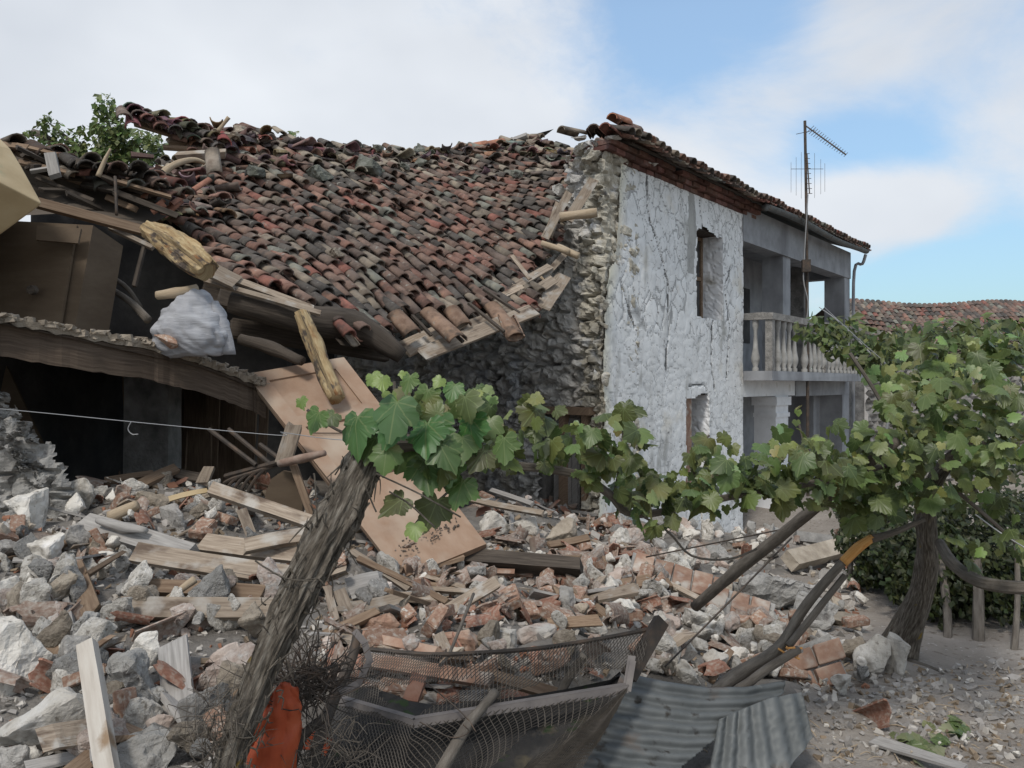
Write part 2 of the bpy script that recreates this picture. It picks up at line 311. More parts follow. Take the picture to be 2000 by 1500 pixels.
def stick(pts, rpx, m, name, label, cat='stick', seg=9, nz=.12, parent=None, group=None, seed=0, nscale=14, sub=5, smooth=True, nz_along=.35):
    mb = MB(); P = [T(*p[:3]) for p in pts]
    R = rpx if isinstance(rpx, (list, tuple)) else [rpx]*len(pts)
    mb.tube(P, [S(r, p[2]) for r, p in zip(R, pts)], seg, nz, sub=sub, seed=seed, nscale=nscale, along=nz_along)
    return mb.build(name, M[m], parent, smooth, label=None if parent else label, cat=None if parent else cat, group=group)

def rock_mesh(name, seed, dims=(1, 1, 1), npts=13, cuts=3, amp=.05, boxy=.4, bev=.07):
    npts = max(8, int(npts*.8)); bev *= .6; cuts += 1
    rnd = random.Random(seed); bm = bmesh.new()
    for i in range(npts):
        v = Vector((rnd.gauss(0, 1), rnd.gauss(0, 1), rnd.gauss(0, 1))).normalized()
        c = v/max(abs(v.x), abs(v.y), abs(v.z))
        v = v.lerp(c, boxy)*rnd.uniform(.82, 1.08)*.5
        bm.verts.new((v.x*dims[0], v.y*dims[1], v.z*dims[2]))
    r = bmesh.ops.convex_hull(bm, input=bm.verts)
    bmesh.ops.delete(bm, geom=list({g for g in r['geom_interior']+r['geom_unused'] if isinstance(g, bmesh.types.BMVert) and g.is_valid}), context='VERTS')
    bmesh.ops.dissolve_limit(bm, angle_limit=.25, verts=bm.verts, edges=bm.edges)
    mn = min(dims)
    bmesh.ops.bevel(bm, geom=list(bm.edges), offset=bev*mn, segments=1, affect='EDGES')
    bmesh.ops.triangulate(bm, faces=bm.faces)
    for k in range(cuts):
        le = [e for e in bm.edges if e.calc_length() > .12*(1.0 if k == 0 else .75)*max(dims)]
        if not le: break
        bmesh.ops.subdivide_edges(bm, edges=le, cuts=1, use_grid_fill=True)
        bmesh.ops.triangulate(bm, faces=bm.faces)
    bm.normal_update()
    off = Vector((seed*1.37, seed*.71, seed*2.1))
    for v in bm.verts:
        p = Vector((v.co.x/mn, v.co.y/mn, v.co.z/mn))
        v.co += v.normal*mn*(amp*1.2*noise.fractal(p*2.2+off, .8, 2.1, 5)+amp*.45*noise.noise(p*8+off))
    me = bpy.data.meshes.new(name); bm.to_mesh(me); bm.free()
    return me
def in_poly(x, y, P):
    c = False; j = len(P)-1
    for i in range(len(P)):
        if (P[i][1] > y) != (P[j][1] > y) and x < (P[j][0]-P[i][0])*(y-P[i][1])/(P[j][1]-P[i][1])+P[i][0]: c = not c
        j = i
    return c
def proj(p): return (1000+F*p[0]/p[1], 750-F*(p[2]-CZ)/p[1])

# ---------------------------------------------------------------- the lie of the land
CP = [(50,1490,2.5),(300,1490,2.5),(430,1490,2.35),(50,1300,3.1),(300,1300,3.1),(-150,1300,3.2),(50,1150,3.9),(300,1150,4.0),(50,1020,4.8),(300,1010,5.1),(100,955,5.6),(300,955,5.8),(480,960,5.8),(450,1150,4.0),(550,1050,4.8),
      (700,1200,3.8),(700,1110,4.7),(700,1010,5.8),(900,1250,3.5),(900,1150,4.6),(900,1060,5.8),(1000,990,7.5),(1100,1250,3.7),(1100,1150,5),(1100,1060,7),(1100,1015,8.6),(1200,1050,9.3),
      (1250,1250,4),(1250,1150,5.5),(1250,1085,7.5),(1400,1300,4.2),(1400,1200,5.4),(1400,1105,8),(1450,1062,11),(1550,1320,4.1),(1550,1200,5.5),(1550,1125,7.5),(1600,1070,10.5),(1700,1210,5.4),(1660,1350,4.05),
      (1700,1480,3.3),(1950,1480,3.3),(1950,1300,4.5),(1820,1160,6.0),(1960,1110,7.2),(-100,960,5.6)]
CPW = [tuple(T(*c)) for c in CP]+[(0, 0, 0), (-1.2, 1.2, .25), (0, 1.6, .1), (1, 1, 0), (-3, 1, .35), (.5, 2.8, .1), (-.25, 2.5, .02), (.1, 2.65, .05), (.3, 2.9, .12), (-.3, 2.75, .12), (-.45, 2.45, .05), (0, 3.0, .3), (3, 0, 0), (3, 3, 0), (5, 5, -.05), (6, 9, -.4), (9, 13, -.9), (4, 13, -.9), (0, 13, -.5), (12, 20, -1.1),
        (-4, 8, .3), (-3, 9.5, .1), (-7, 8, .3), (-6, 4, .4), (-2, 10, 0), (0, 10, .0)]
CPA = np.array(CPW)
def hgt(x, y, rough=True):
    d2 = (CPA[:, 0]-x)**2+(CPA[:, 1]-y)**2+.03
    w = 1/d2**1.7; z = float((w*CPA[:, 2]).sum()/w.sum())
    r = math.hypot(x, y-6)
    if r > 12: k = min(1, (r-12)/15); z = z*(1-k)-1.0*k
    if rough:
        m = max(0, 1-max(0, (x-(.9+.35*(y-3)))/.8)) if y < 11 else 0
        m = min(1, m); z += (.045*m+.010)*noise.noise(Vector((x*2.2, y*2.2, 3)))+(.03*m+.006)*noise.noise(Vector((x*6.5, y*6.5, 7)))
    return z
def hit(px, py):
    """where the sight line of a photo point meets the ground"""
    d = 1.9
    while d < 60:
        p = T(px, py, d)
        if p.z < hgt(p.x, p.y, False): return p
        d *= 1.012
    return T(px, py, 60)
def make_ground():
    def axis(lo, hi, step, far): 
        a = list(np.arange(lo, hi, step)); s = step; x = hi
        while x < far: a.append(x); s *= 1.25; x += s
        b = []; s = step; x = lo-step
        while x > -far: b.append(x); s *= 1.25; x -= s
        return b[::-1]+a
    X = axis(-5, 5, .07, 900); Y = axis(1.2, 11, .07, 900)
    vs = [(x, y, hgt(x, y)) for y in Y for x in X]; n = len(X)
    mb = MB(); mb.v = vs
    fine = []
    for j in range(len(Y)-1):
        for i in range(n-1):
            mb.f.append([j*n+i, j*n+i+1, (j+1)*n+i+1, (j+1)*n+i]); mb.c.append((1, 1, 1)); mb.uv.append([(0, 0)]*4)
            x, y = X[i], Y[j]; fine.append(1 if (x < 1.35+.33*(y-4)+.35*noise.noise(Vector((x*1.5, y*1.5, 1))) and y < 10.5 and x > -9) else 0)
    o = mb.build('ground', M['ground'], kind='structure', smooth=True, origin=(0, 0, 0)); o.data.materials.append(M['dust'])
    o.data.polygons.foreach_set('material_index', fine)
make_ground()
# ---------------------------------------------------------------- the house
UX, UY = .6247, .7809
U = Vector((UX, UY, 0)); NO = Vector((UY, -UX, 0)); A0 = Vector((1.16, 10.0, 0))
HRZ = math.atan2(UY, UX)
def W(u, n, z): return A0+U*u+NO*n+Vector((0, 0, z))
def uofpx(px):
    k = (px-1000)/F; return (10*k-1.16)/(.6247-.7809*k)
house = empty('stone_house', (A0.x, A0.y, -1.0), HRZ, 'whitewashed two-storey stone house with veranda, its left end torn open to bare rubble masonry', 'house')
RB = Matrix((U, -NO, Vector((0, 0, 1)))).transposed()      # house axes: along, inward, up
def hbox(mb, u0, u1, n0, n1, z0, z1, col=(1, 1, 1), jit=0):
    mb.box(W((u0+u1)/2, (n0+n1)/2, (z0+z1)/2), u1-u0, n1-n0, z1-z0, rot=RB, col=col, jit=jit)
def stones(p, sc, asp=(1, 1, 1.35)):
    """masonry relief: high on a stone, low in a joint"""
    q = Vector((p.x*sc*asp[0], p.y*sc*asp[1], p.z*sc*asp[2])); q += .35*Vector((noise.noise(q*1.1), noise.noise(q*1.1+Vector((9, 2, 5))), noise.noise(q*1.1+Vector((4, 7, 1)))))
    d, pt = noise.voronoi(q); k = min(1, max(0, (d[1]-d[0])/.22)); k = k*k*(3-2*k)
    return k*(.6+.4*noise.cell(pt[0]*9.7) if False else k*.8+.35*noise.noise(pt[0]*5.3))
def grid_wall(mb, P, s0, s1, z0, z1, res, keep, disp, tintf=None):
    ns, nz = int((s1-s0)/res)+1, int((z1-z0)/res)+1; idx = {}
    vs = []; fs = []; cs = []
    def vid(i, j):
        if (i, j) not in idx:
            s, z = s0+(s1-s0)*i/ns, z0+(z1-z0)*j/nz
            p, nr = P(s, z); idx[i, j] = len(vs); vs.append(p+nr*disp(s, z, p))
        return idx[i, j]
    for i in range(ns):
        for j in range(nz):
            s, z = s0+(s1-s0)*(i+.5)/ns, z0+(z1-z0)*(j+.5)/nz
            if keep(s, z): fs.append((vid(i, j), vid(i+1, j), vid(i+1, j+1), vid(i, j+1))); cs.append(tintf(s, z, P(s, z)[0]) if tintf else (1, 1, 1))
    mb.add(vs, fs); mb.c[-len(cs):] = cs
WIN = [(2.62, 3.55, 2.62, 3.97), (2.28, 3.05, -.15, 1.42)]      # openings: u0,u1,z0,z1
def uedge(z):       # where the whitewashed skin ends at the torn corner
    pts = [(-1.2, -.25), (.2, -.12), (1.2, .02), (1.6, -.02), (2.2, .0), (2.7, .05), (3.1, .16), (3.6, .28), (4.0, .36), (4.6, .46)]
    for (a, b), (c, d) in zip(pts, pts[1:]):
        if z <= c: return b+(d-b)*(z-a)/(c-a)
    return .75
def ztop(u): return 4.42+.0*u
mb = MB()
def kp(s, z):
    e = .05*noise.noise(Vector((s*5, z*5, 2)))
    for a, b, c, d in WIN:
        if a+e < s < b+e*.5 and c+e < z < d+e+.04*math.sin(s*7): return False
    return s > uedge(z)+.10*noise.noise(Vector((s*2, z*2.5, 7)))+.04*noise.noise(Vector((s*5, z*8, 3)))
def facpt(px, py): u = uofpx(px); return (u, CZ-(py-750)/F*(10+.7809*u))
CRK = [[facpt(*q) for q in L] for L in ([(1263, 335), (1268, 430), (1290, 500), (1303, 560), (1305, 640), (1300, 720)], [(1376, 330), (1366, 400), (1372, 460)], [(1392, 625), (1386, 700), (1396, 770)], [(1215, 560), (1228, 600), (1238, 640)], [(1428, 520), (1415, 560), (1425, 640), (1418, 740)], [(1345, 755), (1372, 748), (1388, 790)])]
def cdist(s, z):
    m = 9; z += .03*noise.noise(Vector((s*6, z*6, 8))); s += .05*noise.noise(Vector((s*5, z*5, 1)))
    for L in CRK:
        for (x0, y0), (x1, y1) in zip(L, L[1:]):
            dx, dy = x1-x0, y1-y0; t = max(0, min(1, ((s-x0)*dx+(z-y0)*dy)/(dx*dx+dy*dy))); m = min(m, math.hypot(s-x0-dx*t, z-y0-dy*t))
    return m
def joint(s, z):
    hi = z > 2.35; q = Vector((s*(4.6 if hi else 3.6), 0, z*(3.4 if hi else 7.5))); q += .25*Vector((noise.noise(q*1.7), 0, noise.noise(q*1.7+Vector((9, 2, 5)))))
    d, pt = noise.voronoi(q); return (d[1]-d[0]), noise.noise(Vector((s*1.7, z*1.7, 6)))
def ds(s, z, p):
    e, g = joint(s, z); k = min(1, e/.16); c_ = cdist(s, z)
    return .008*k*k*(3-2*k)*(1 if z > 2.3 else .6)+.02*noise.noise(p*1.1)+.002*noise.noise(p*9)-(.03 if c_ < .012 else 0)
def tn(s, z, p):  # groove tint: joint dirt plus shade painted into the colour
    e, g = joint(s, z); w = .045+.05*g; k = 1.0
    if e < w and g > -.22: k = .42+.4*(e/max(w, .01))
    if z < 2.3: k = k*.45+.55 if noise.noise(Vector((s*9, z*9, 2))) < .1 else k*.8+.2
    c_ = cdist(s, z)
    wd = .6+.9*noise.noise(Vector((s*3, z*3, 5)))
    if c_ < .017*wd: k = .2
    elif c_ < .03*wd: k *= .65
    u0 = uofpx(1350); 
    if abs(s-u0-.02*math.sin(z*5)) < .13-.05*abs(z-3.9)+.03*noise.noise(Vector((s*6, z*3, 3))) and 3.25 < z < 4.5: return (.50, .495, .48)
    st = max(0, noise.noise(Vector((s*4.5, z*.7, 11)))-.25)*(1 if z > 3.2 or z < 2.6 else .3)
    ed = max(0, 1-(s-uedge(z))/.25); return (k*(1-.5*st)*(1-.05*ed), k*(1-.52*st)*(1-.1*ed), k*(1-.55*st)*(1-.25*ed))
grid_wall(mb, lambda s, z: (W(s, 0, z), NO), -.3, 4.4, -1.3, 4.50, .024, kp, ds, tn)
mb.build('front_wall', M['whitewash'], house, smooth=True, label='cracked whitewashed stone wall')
# reveals of the two openings and the free end of the wall at the veranda
for a, b, c, d in WIN:
    mb = MB(); grid_wall(mb, lambda s, z: (W(b, -s, z), -U), -.02, .42, c, d+.04, .04, lambda s, z: True, lambda s, z, p: .02*stones(p, 5)+.03*noise.noise(p*3))
    hbox(mb, a-.05, b+.3, -.42, -.03, c-.12, c); hbox(mb, a-.2, a, -.42, -.03, c, d)
    mb.build('window_reveal', M['whitewash2'], house, smooth=False)
mb = MB(); hbox(mb, 4.1, 4.4, -.42, -.035, -1.3, 4.4); mb.build('wall_end', M['whitewash2'], house)
for a, b, c, d in WIN:
    mb = MB(); hbox(mb, a-.15, b+.1, -.40, -.05, d+.01, d+.09, jit=.01); mb.build('lintel', M['dark'], house)
# window in the upper opening, brown door leaf in the lower one
a, b, c, d = WIN[0]
mb = MB()
for t in (0, .5, 1): hbox(mb, a+.04+(b-a-.16)*t, a+.1+(b-a-.16)*t, -.36, -.30, c, d)
for t in (0, .5, 1): hbox(mb, a+.1, b-.06, -.355, -.305, c+(d-c-.06)*t, c+.06+(d-c-.06)*t)
wf = mb.build('window_frame', M['boardbrown'], house)
mb = MB(); hbox(mb, a, b, -.34, -.33, c, d); mb.build('pane', M['void'], house).parent = wf
a, b, c, d = WIN[1]
mb = MB(); hbox(mb, a+.02, b-.3, -.18, -.14, c, d-.03); hbox(mb, a+.02, a+.1, -.135, -.10, c, d-.03); hbox(mb, a+.1, b-.3, -.135, -.12, c+.7, c+.78)
mb.build('shutter', M['brick'], house, label='reddish brown wooden shutter')
# torn end: rubble masonry of the broken corner and the cross wall, path runs from the facade round the corner and inward
def RP(s, z):
    if s < 0: return W(-s, -.035, z), NO
    lean = .0
    return W(lean, -s-.07, z), -U
def rtop(s):
    pts = [(-.9, 4.45), (0, 4.62), (.25, 4.64), (.5, 4.58), (.68, 4.1), (1.1, 3.6), (1.6, 3.3), (2.6, 3.1), (4.5, 2.9), (6, 2.8)]
    for (p, q), (r, t) in zip(pts, pts[1:]):
        if s <= r: return q+(t-q)*(s-p)/(r-p)
    return 2.8
DOORW = (.26, .95, 1.27)
mb = MB()
def kr(s, z):
    if s < -.85: return False
    if DOORW[0] < s < DOORW[1] and z < DOORW[2]+.03*math.sin(s*9): return False
    if 1.0 < s < 1.25 and 3.2 < z < 3.34: return False
    return z < rtop(s)+.22*noise.noise(Vector((s*2.3, 1, 4)))+.1*noise.noise(Vector((s*7, z, 4)))
def dr(s, z, p):
    k = stones(p, 3.6, (1, 1, 1.5)); k2 = stones(p+Vector((3, 1, 2)), 7)
    edge = max(0, 1-abs(s+.1)/.5)
    return -.05+.12*(k-.5)+.03*k2+.13*noise.noise(p*1.1)+.03*noise.noise(p*9)-.05*edge*(1 if s < 0 else .4)
grid_wall(mb, RP, .3, 5.2, -1.2, 4.7, .036, kr, dr)
cb = MB(); grid_wall(cb, RP, -.85, .33, -1.2, 4.7, .03, kr, lambda s, z, p: dr(s, z, p)*(.55 if s < 0 else 1)+(.05 if s < 0 else 0))


# knobbly stones hanging in the tear and lying on its broken top
rnd = random.Random(5); RK = []; cbs = MB()

rks = [rock_mesh('stone_piece', 400+i, (1, .8, .7), 11, 2, .06) for i in range(4)]
for i in range(230):
    s = rnd.uniform(-.6, 4.6); z = rtop(max(s, -.1))+rnd.uniform(-.12, .05) if i < 95 else rnd.uniform(.2, rtop(max(s, 0))-.1)
    if i >= 95 and rnd.random() < .55: s = rnd.gauss(-.02, .16)
    if i >= 180: s = rnd.uniform(1.0, 3.6)
    if i < 180 and s < .3: tgt = cbs
    else: tgt = mb
    if s < 0 and -s > uedge(z)+.03 and i >= 95: continue
    if DOORW[0]-.05 < s < DOORW[1]+.05 and z < DOORW[2]+.05: continue
    p, nr = RP(s, z); k = rnd.uniform(.09, .24); me = rks[i % 4]
    R = Quaternion(Vector((rnd.gauss(0, 1), rnd.gauss(0, 1), rnd.gauss(0, 1))).normalized(), rnd.uniform(0, 6)).to_matrix()
    c = p+nr*rnd.uniform(-.04, .05)-Vector((0, 0, .02))
    tgt.add([c+R @ (v.co*k) for v in me.vertices], [tuple(f.vertices) for f in me.polygons])
cb.add(cbs.v, cbs.f); cb.build('torn_corner', M['creamstone'], house, label='cream coloured broken masonry at the torn corner')
mb.build('torn_wall', M['rubblewall'], house, smooth=False, label='bare rough rubble masonry where the house tore open')
# body behind: inner faces, back walls, floor, so that nothing is open
mb = MB()
hbox(mb, .25, .6, -.9-.45, -.42, 1.3, 3.6); hbox(mb, .2, .6, -5.3, -1.05, -1.3, 2.8); hbox(mb, .25, .7, -.42, -.12, -1.3, 4.1)
hbox(mb, 10.3, 10.6, -6.3, -.95, -1.3, 4.4); hbox(mb, .2, 10.6, -6.6, -6.3, -1.3, 4.4)
mb.build('side_wall', M['wallgrey'], house)
mb = MB(); hbox(mb, -.55, .2, -1.1, -.9, -1.2, 1.2); mb = MB()
# door standing in the cross wall
dr_ = MB(); hb = lambda u0, u1, s0, s1, z0, z1, m_: hbox(m_, u0, u1, -s1, -s0, z0, z1)
hb(.12, .2, .45, .86, -.6, 1.15, dr_)
for k in range(4): hb(.10, .12, .47+.1*k, .55+.1*k, -.6, 1.1, dr_)
hd = dr_.build('door', M['boardgrey'], house, label='weathered grey plank door leaf')
f_ = MB(); hb(.02, .14, .28, .36, -.6, 1.2, f_); hb(.0, .14, .62, .70, -.6, 1.22, f_); hb(-.04, .14, .2, 1.0, 1.2, 1.3, f_)
f_.build('door_frame', M['boardbrown'], house)
# veranda
V0, V1 = 4.4, 10.6
mb = MB(); hbox(mb, V0-.02, V1, -.3, .02, 4.02, 4.62); hbox(mb, V1-.3, V1+.004, -.95, -.303, 4.02, 4.6); hbox(mb, V0, V1-.3, -1.7, -.3, 4.36, 4.41)
mb.build('roof_beam', M['concrete'], house)
mb = MB(); hbox(mb, 10.2, V1-.003, -.45, -.003, 1.83, 4.02); mb.build('corner_pier', M['concrete'], house)
mb = MB(); hbox(mb, 6.35, 6.75, -.42, -.02, 1.83, 4.02); mb.build('pillar', M['concrete'], house)
mb = MB(); hbox(mb, V0, V1-.3, -1.75, -1.55, 1.83, 4.36); mb.build('veranda_wall', M['concrete'], house)
mb = MB(); hbox(mb, 5.55, 6.35, -1.55, -1.53, 1.83, 3.75); mb.build('veranda_door', M['dark'], house, label='dark doorway of the upstairs veranda')
mb = MB(); hbox(mb, 7.6, 8.5, -1.55, -1.53, 2.5, 3.7); mb.build('veranda_window', M['void'], house)
# balcony slab with its balustrade
mb = MB(); hbox(mb, V0+.02, 10.3, -1.55, .50, 1.66, 1.82, jit=.008); bal = mb.build('balcony', M['concrete'], house, label='stained concrete balcony with turned balusters')
mb = MB()
hbox(mb, V0+.02, V0+.16, .0, .36, 2.68, 2.80, jit=.006); hbox(mb, V0+.02, 10.0, .36, .50, 2.68, 2.80, jit=.012)
mb.build('handrail', M['wallgrey'], house).parent = bal
def lathe(mb, c, prof, seg=10):
    vs = []; k = len(prof)
    for r, z in prof:
        for j in range(seg): a = 2*math.pi*j/seg; vs.append((c.x+r*math.cos(a), c.y+r*math.sin(a), c.z+z))
    fs = [(i*seg+j, i*seg+(j+1) % seg, (i+1)*seg+(j+1) % seg, (i+1)*seg+j) for i in range(k-1) for j in range(seg)]
    mb.add(vs, fs)
M['baluster'] = mat('weathered_baluster', [(.20, .195, .18), (.30, .295, .28), (.38, .375, .36)], 6, bump=.4, bscale=30, bdist=.005)
PROF = [(.055, 0), (.055, .05), (.035, .07), (.07, .16), (.075, .22), (.045, .38), (.03, .6), (.032, .68), (.05, .74), (.055, .78), (.055, .86)]
for i, (u, n) in enumerate([(V0+.10, .18)]+[(V0+.45+.27*k, .43) for k in range(20) if k not in (4,)]):
    mb = MB(); lathe(mb, W(u, n, 1.82), PROF); o = mb.build('baluster', M['baluster'], house, smooth=True); o.parent = bal
for u in (V0+.10, 7.3, 9.95):
    mb = MB(); hbox(mb, u-.06, u+.06, .37, .49, 1.822, 2.68); o = mb.build('corner_post', M['wallgrey'], house); o.parent = bal
# ground floor of the veranda: white recess wall, white pillar, broken bay, pier
mb = MB(); hbox(mb, V0, 10.3, -1.6, -1.4, -1.4, 1.66); mb.build('recess_wall', M['concrete'], house)
mb = MB(); hbox(mb, V0+.01, 7.0, -.34, -.02, 1.38, 1.66); hbox(mb, 5.95, 6.6, -.42, -.01, -1.4, 1.38); hbox(mb, 5.9, 6.66, -.45, .03, 1.2, 1.36); hbox(mb, 5.93, 6.63, -.43, .015, .98, 1.06)
mb.build('porch_pillar', M['whitewash2'], house)
mb = MB(); hbox(mb, 7.0, V1-.05, -.36, .0, 1.36, 1.655); hbox(mb, 10.05, V1-.02, -.5, -.01, -1.4, 1.36); hbox(mb, 9.6, 10.04, -1.4, -.5, -1.4, 1.36)
mb.build('porch_pier', M['concrete'], house)
mb = MB(); hbox(mb, 4.5, 5.9, -1.38, -1.30, -1.3, -.05); mb.build('oven_hood', M['wallgrey'], house)
mb = MB(); hbox(mb, 4.62, 5.75, -1.30, -1.28, -1.2, -.35); mb.build('oven_mouth', M['void'], house)
# brick cornice
mb = MB(); rnd = random.Random(8)
for c in range(3):
    z = 4.47+.07*c; out = .03+.06*c; u = .25 if c < 1 else -.05
    while u < 4.9:
        w = rnd.uniform(.19, .24); u += w
        if rnd.random() < .06 or (c == 0 and u < .6): continue
        k = rnd.uniform(.3, .75); hbox(mb, u-w+.012, u, -.25, out+rnd.uniform(-.02, .015), z, z+.058, col=(k, k*rnd.uniform(.85, 1), k), jit=.004)
M['cornice'] = mat('cornice_brick', [(.17, .085, .06), (.26, .14, .10), (.30, .22, .18)], 7, tint=True, bump=.4, bscale=30, bdist=.006)
mb.build('brick_cornice', M['cornice'], house)
# tiles
TC = [((.235, .125, .10), 3), ((.20, .125, .102), 4), ((.15, .105, .09), 4), ((.105, .085, .077), 4), ((.28, .155, .12), 1), ((.235, .18, .145), 3), ((.24, .10, .08), 1), ((.20, .18, .155), 1.5)]
def tcol(rnd):
    c = rnd.choices([t[0] for t in TC], [t[1] for t in TC])[0]; k = rnd.uniform(.75, 1.15); return (c[0]*k*.93, c[1]*k*1.03, c[2]*k*1.03)
def tile(mb, c, down, up, ln, w0, w1, h, cover=True, col=(1, 1, 1), th=.014, seg=6, inner=True):
    """one barrel tile: c the middle of its upper edge, down its run, w0/w1 half widths at the top and the mouth"""
    d = Vector(down).normalized(); n = Vector(up); n = (n-d*n.dot(d)).normalized(); a = d.cross(n); sg = 1 if cover else -1
    vs = []; L = 3
    for lay in (0, 1) if inner else (0,):
        for i in range(L):
            t = i/(L-1); w = w0+(w1-w0)*t; hh = h*(w/max(w0, w1))
            for j in range(seg+1):
                th_ = math.pi*j/seg; r = 1-(th/w if lay else 0)
                vs.append(Vector(c)+d*(t*ln)+a*(math.cos(th_)*w*r)+n*(sg*(math.sin(th_)*hh*(1-(th/hh if lay else 0)))+(0 if cover else hh)))
    k = seg+1; fs = []
    for i in range(L-1):
        for j in range(seg): fs.append((i*k+j, i*k+j+1, (i+1)*k+j+1, (i+1)*k+j))
    if inner:
        o = L*k
        for i in range(L-1):
            for j in range(seg): fs.append((o+i*k+j+1, o+i*k+j, o+(i+1)*k+j, o+(i+1)*k+j+1))
            for j in (0, seg): fs.append((i*k+j, (i+1)*k+j, o+(i+1)*k+j, o+i*k+j))
        for i in (0, L-1):
            for j in range(seg): fs.append((i*k+j, i*k+j+1, o+i*k+j+1, o+i*k+j))
    mb.add(vs, fs, col)
# the standing roof: boards, then tiles; broken off along a slant at its left end
PITCH = .36
def lb(n): return max(-.15, -n*1.42-.1)          # left limit of the roof for a distance in from the eave
mb = MB(); dp = []
for k in range(8):
    n0, n1 = .22-.42*k, .22-.42*(k+1); a = lb(n1)+.12
    vs = [W(a, n0, 4.68-PITCH*(n0-.22)), W(10.75, n0, 4.68-PITCH*(n0-.22)), W(10.75, n1+.02, 4.68-PITCH*(n1+.02-.22)), W(a, n1+.02, 4.68-PITCH*(n1+.02-.22))]
    vs += [v-Vector((0, 0, .03)) for v in vs]
    mb.add(vs, [(0, 1, 2, 3), (7, 6, 5, 4), (0, 4, 5, 1), (1, 5, 6, 2), (2, 6, 7, 3), (3, 7, 4, 0)])
n_ = -3.2; zr = 4.66-PITCH*(n_-.22)
mb.add([W(4.5, n_, zr), W(10.75, n_, zr), W(10.75, -6.7, 4.5), W(4.5, -6.7, 4.5)], [(0, 1, 2, 3)])
roof = mb.build('roof', M['dark'], house)
mb = MB(); rnd = random.Random(3)
down = (NO*1+Vector((0, 0, -PITCH))).normalized(); up = (NO*PITCH+Vector((0, 0, 1))).normalized()
for k in range(11):
    n = .0-.32*k
    for i in range(58):
        u = -.18+.19*i
        if u < lb(n): continue
        j = [rnd.uniform(-.02, .02) for _ in range(4)]
        c = W(u+j[0], n+j[1], 4.72-PITCH*(n-.22)+abs(j[2])+.02+(.06*noise.noise(Vector((u*1.1, n, 0)))))
        tile(mb, c, down+U*j[3]*2, up, .42, .068, .09, .075, col=tcol(rnd), inner=k < 2)
        tile(mb, c+U*.095-Vector((0, 0, .06)), down, up, .42, .09, .07, .05, cover=False, col=tcol(rnd), inner=k < 2)
# heavier broken stack of ridge tiles over the torn corner
for i in range(26):
    u = -.35+i*.075+rnd.uniform(-.04, .04); n = rnd.uniform(-.45, .25)
    tile(mb, W(u, n, 4.74+rnd.uniform(-.03, .12)), U+NO*rnd.uniform(-.5, .3)+Vector((0, 0, rnd.uniform(-.15, .15))), (0, 0, 1), rnd.uniform(.25, .4), .08, .095, .08, col=tcol(rnd))
for q in range(4): tile(mb, W(.02+.28*q, .1, 4.93-.03*q), U, (NO*.2+Vector((0, 0, 1))), .34, .085, .11, .1, col=[(.42, .2, .13), (.25, .17, .13), (.45, .2, .13), (.2, .13, .1)][q])
mb.build('roof_tiles', M['tile'], house, label='dark weathered barrel tiles along the eave', smooth=True)
for i in range(16):
    mb = MB(); p = W(-.4+.12*i+rnd.uniform(-.05, .05), rnd.uniform(-.3, .12), 4.66+rnd.uniform(-.1, .04)); R = Quaternion((0, 0, 1), rnd.uniform(0, 6)).to_matrix(); k = rnd.uniform(.14, .3)
    mb.add([p+R @ Vector((v.co.x*k, v.co.y*k, v.co.z*k*.45)) for v in rks[i % 4].vertices], [tuple(f.vertices) for f in rks[i % 4].polygons])
    mb.build('verge_stone', M['grey'], house)
# gutter and downpipe
mb = MB(); vs = []; fs = []; seg = 8
for i, u in enumerate(np.linspace(4.55, 10.7, 13)):
    for lay in (0, 1):
        for j in range(seg+1):
            th = math.pi+math.pi*j/seg; r = .075-.006*lay
            vs.append(W(u, .33+r*math.cos(th), 4.62+.03*math.sin(u*1.3)+r*1.0*math.sin(th)))
k = 2*(seg+1)
for i in range(12):
    for lay in (0, 1):
        for j in range(seg): a = i*k+lay*(seg+1)+j; fs.append((a, a+1, a+k+1, a+k))
mb.add(vs, fs); mb.tube([W(4.55, .33, 4.57), W(4.56, .33, 4.57)], .07)
mb.build('gutter', M['zinc'], house, smooth=True)
mb = MB(); mb.tube([W(10.66, .33, 4.56), W(10.68, .25, 4.35), W(10.66, .08, 4.2), W(10.66, .06, 2.5), W(10.66, .06, -1)], .035, sub=4); mb.build('downpipe', M['concrete'], house, smooth=True)
# antenna
ant = empty('roof_antenna', T(1578, 905, 14.6)-Vector((0, 0, .6)), 0, 'tall thin television antenna on a pole in front of the balcony', 'antenna')
mb = MB(); mb.tube([T(1578, 905, 14.6)-Vector((0, 0, .6)), T(1577, 640, 14.6), T(1575, 420, 14.6), T(1572, 236, 14.6)], [.03, .03, .026, .026], 7, sub=3); mb.build('pole', M['metal'], ant)
mb = MB(); a, b = T(1574, 246, 14.6), T(1652, 302, 13.6); mb.tube([a, b], .013, 5, sub=1)
for i in range(17):
    p = a.lerp(b, .12+.88*i/16); r = .17-.005*i; mb.tube([p-Vector((.55, .45, .5))*r, p+Vector((.55, .45, .5))*r], .006, 4, sub=1)
mb.build('yagi_boom', M['metal'], ant)
mb = MB(); a, b = T(1576, 300, 14.5), T(1581, 378, 14.4); mb.tube([a, b], .012, 5, sub=1)
for i in range(9): p = a.lerp(b, i/8); mb.tube([p-Vector((.05, 0, 0)), p+Vector((.05, 0, 0))], .006, 4, sub=1)
for dx in (-32, -22, -12, 14, 26, 34): mb.tube([T(1577+dx, 285+abs(dx), 14.6), T(1577+dx, 395-abs(dx)*.6, 14.6)], .0035, 4, sub=1)
mb.tube([T(1545, 330, 14.6), T(1608, 330, 14.6)], .005, 4, sub=1); mb.tube([T(1555, 262, 14.6), T(1592, 254, 14.6)], .006, 4, sub=1)
mb.build('dipole_array', M['metal'], ant)
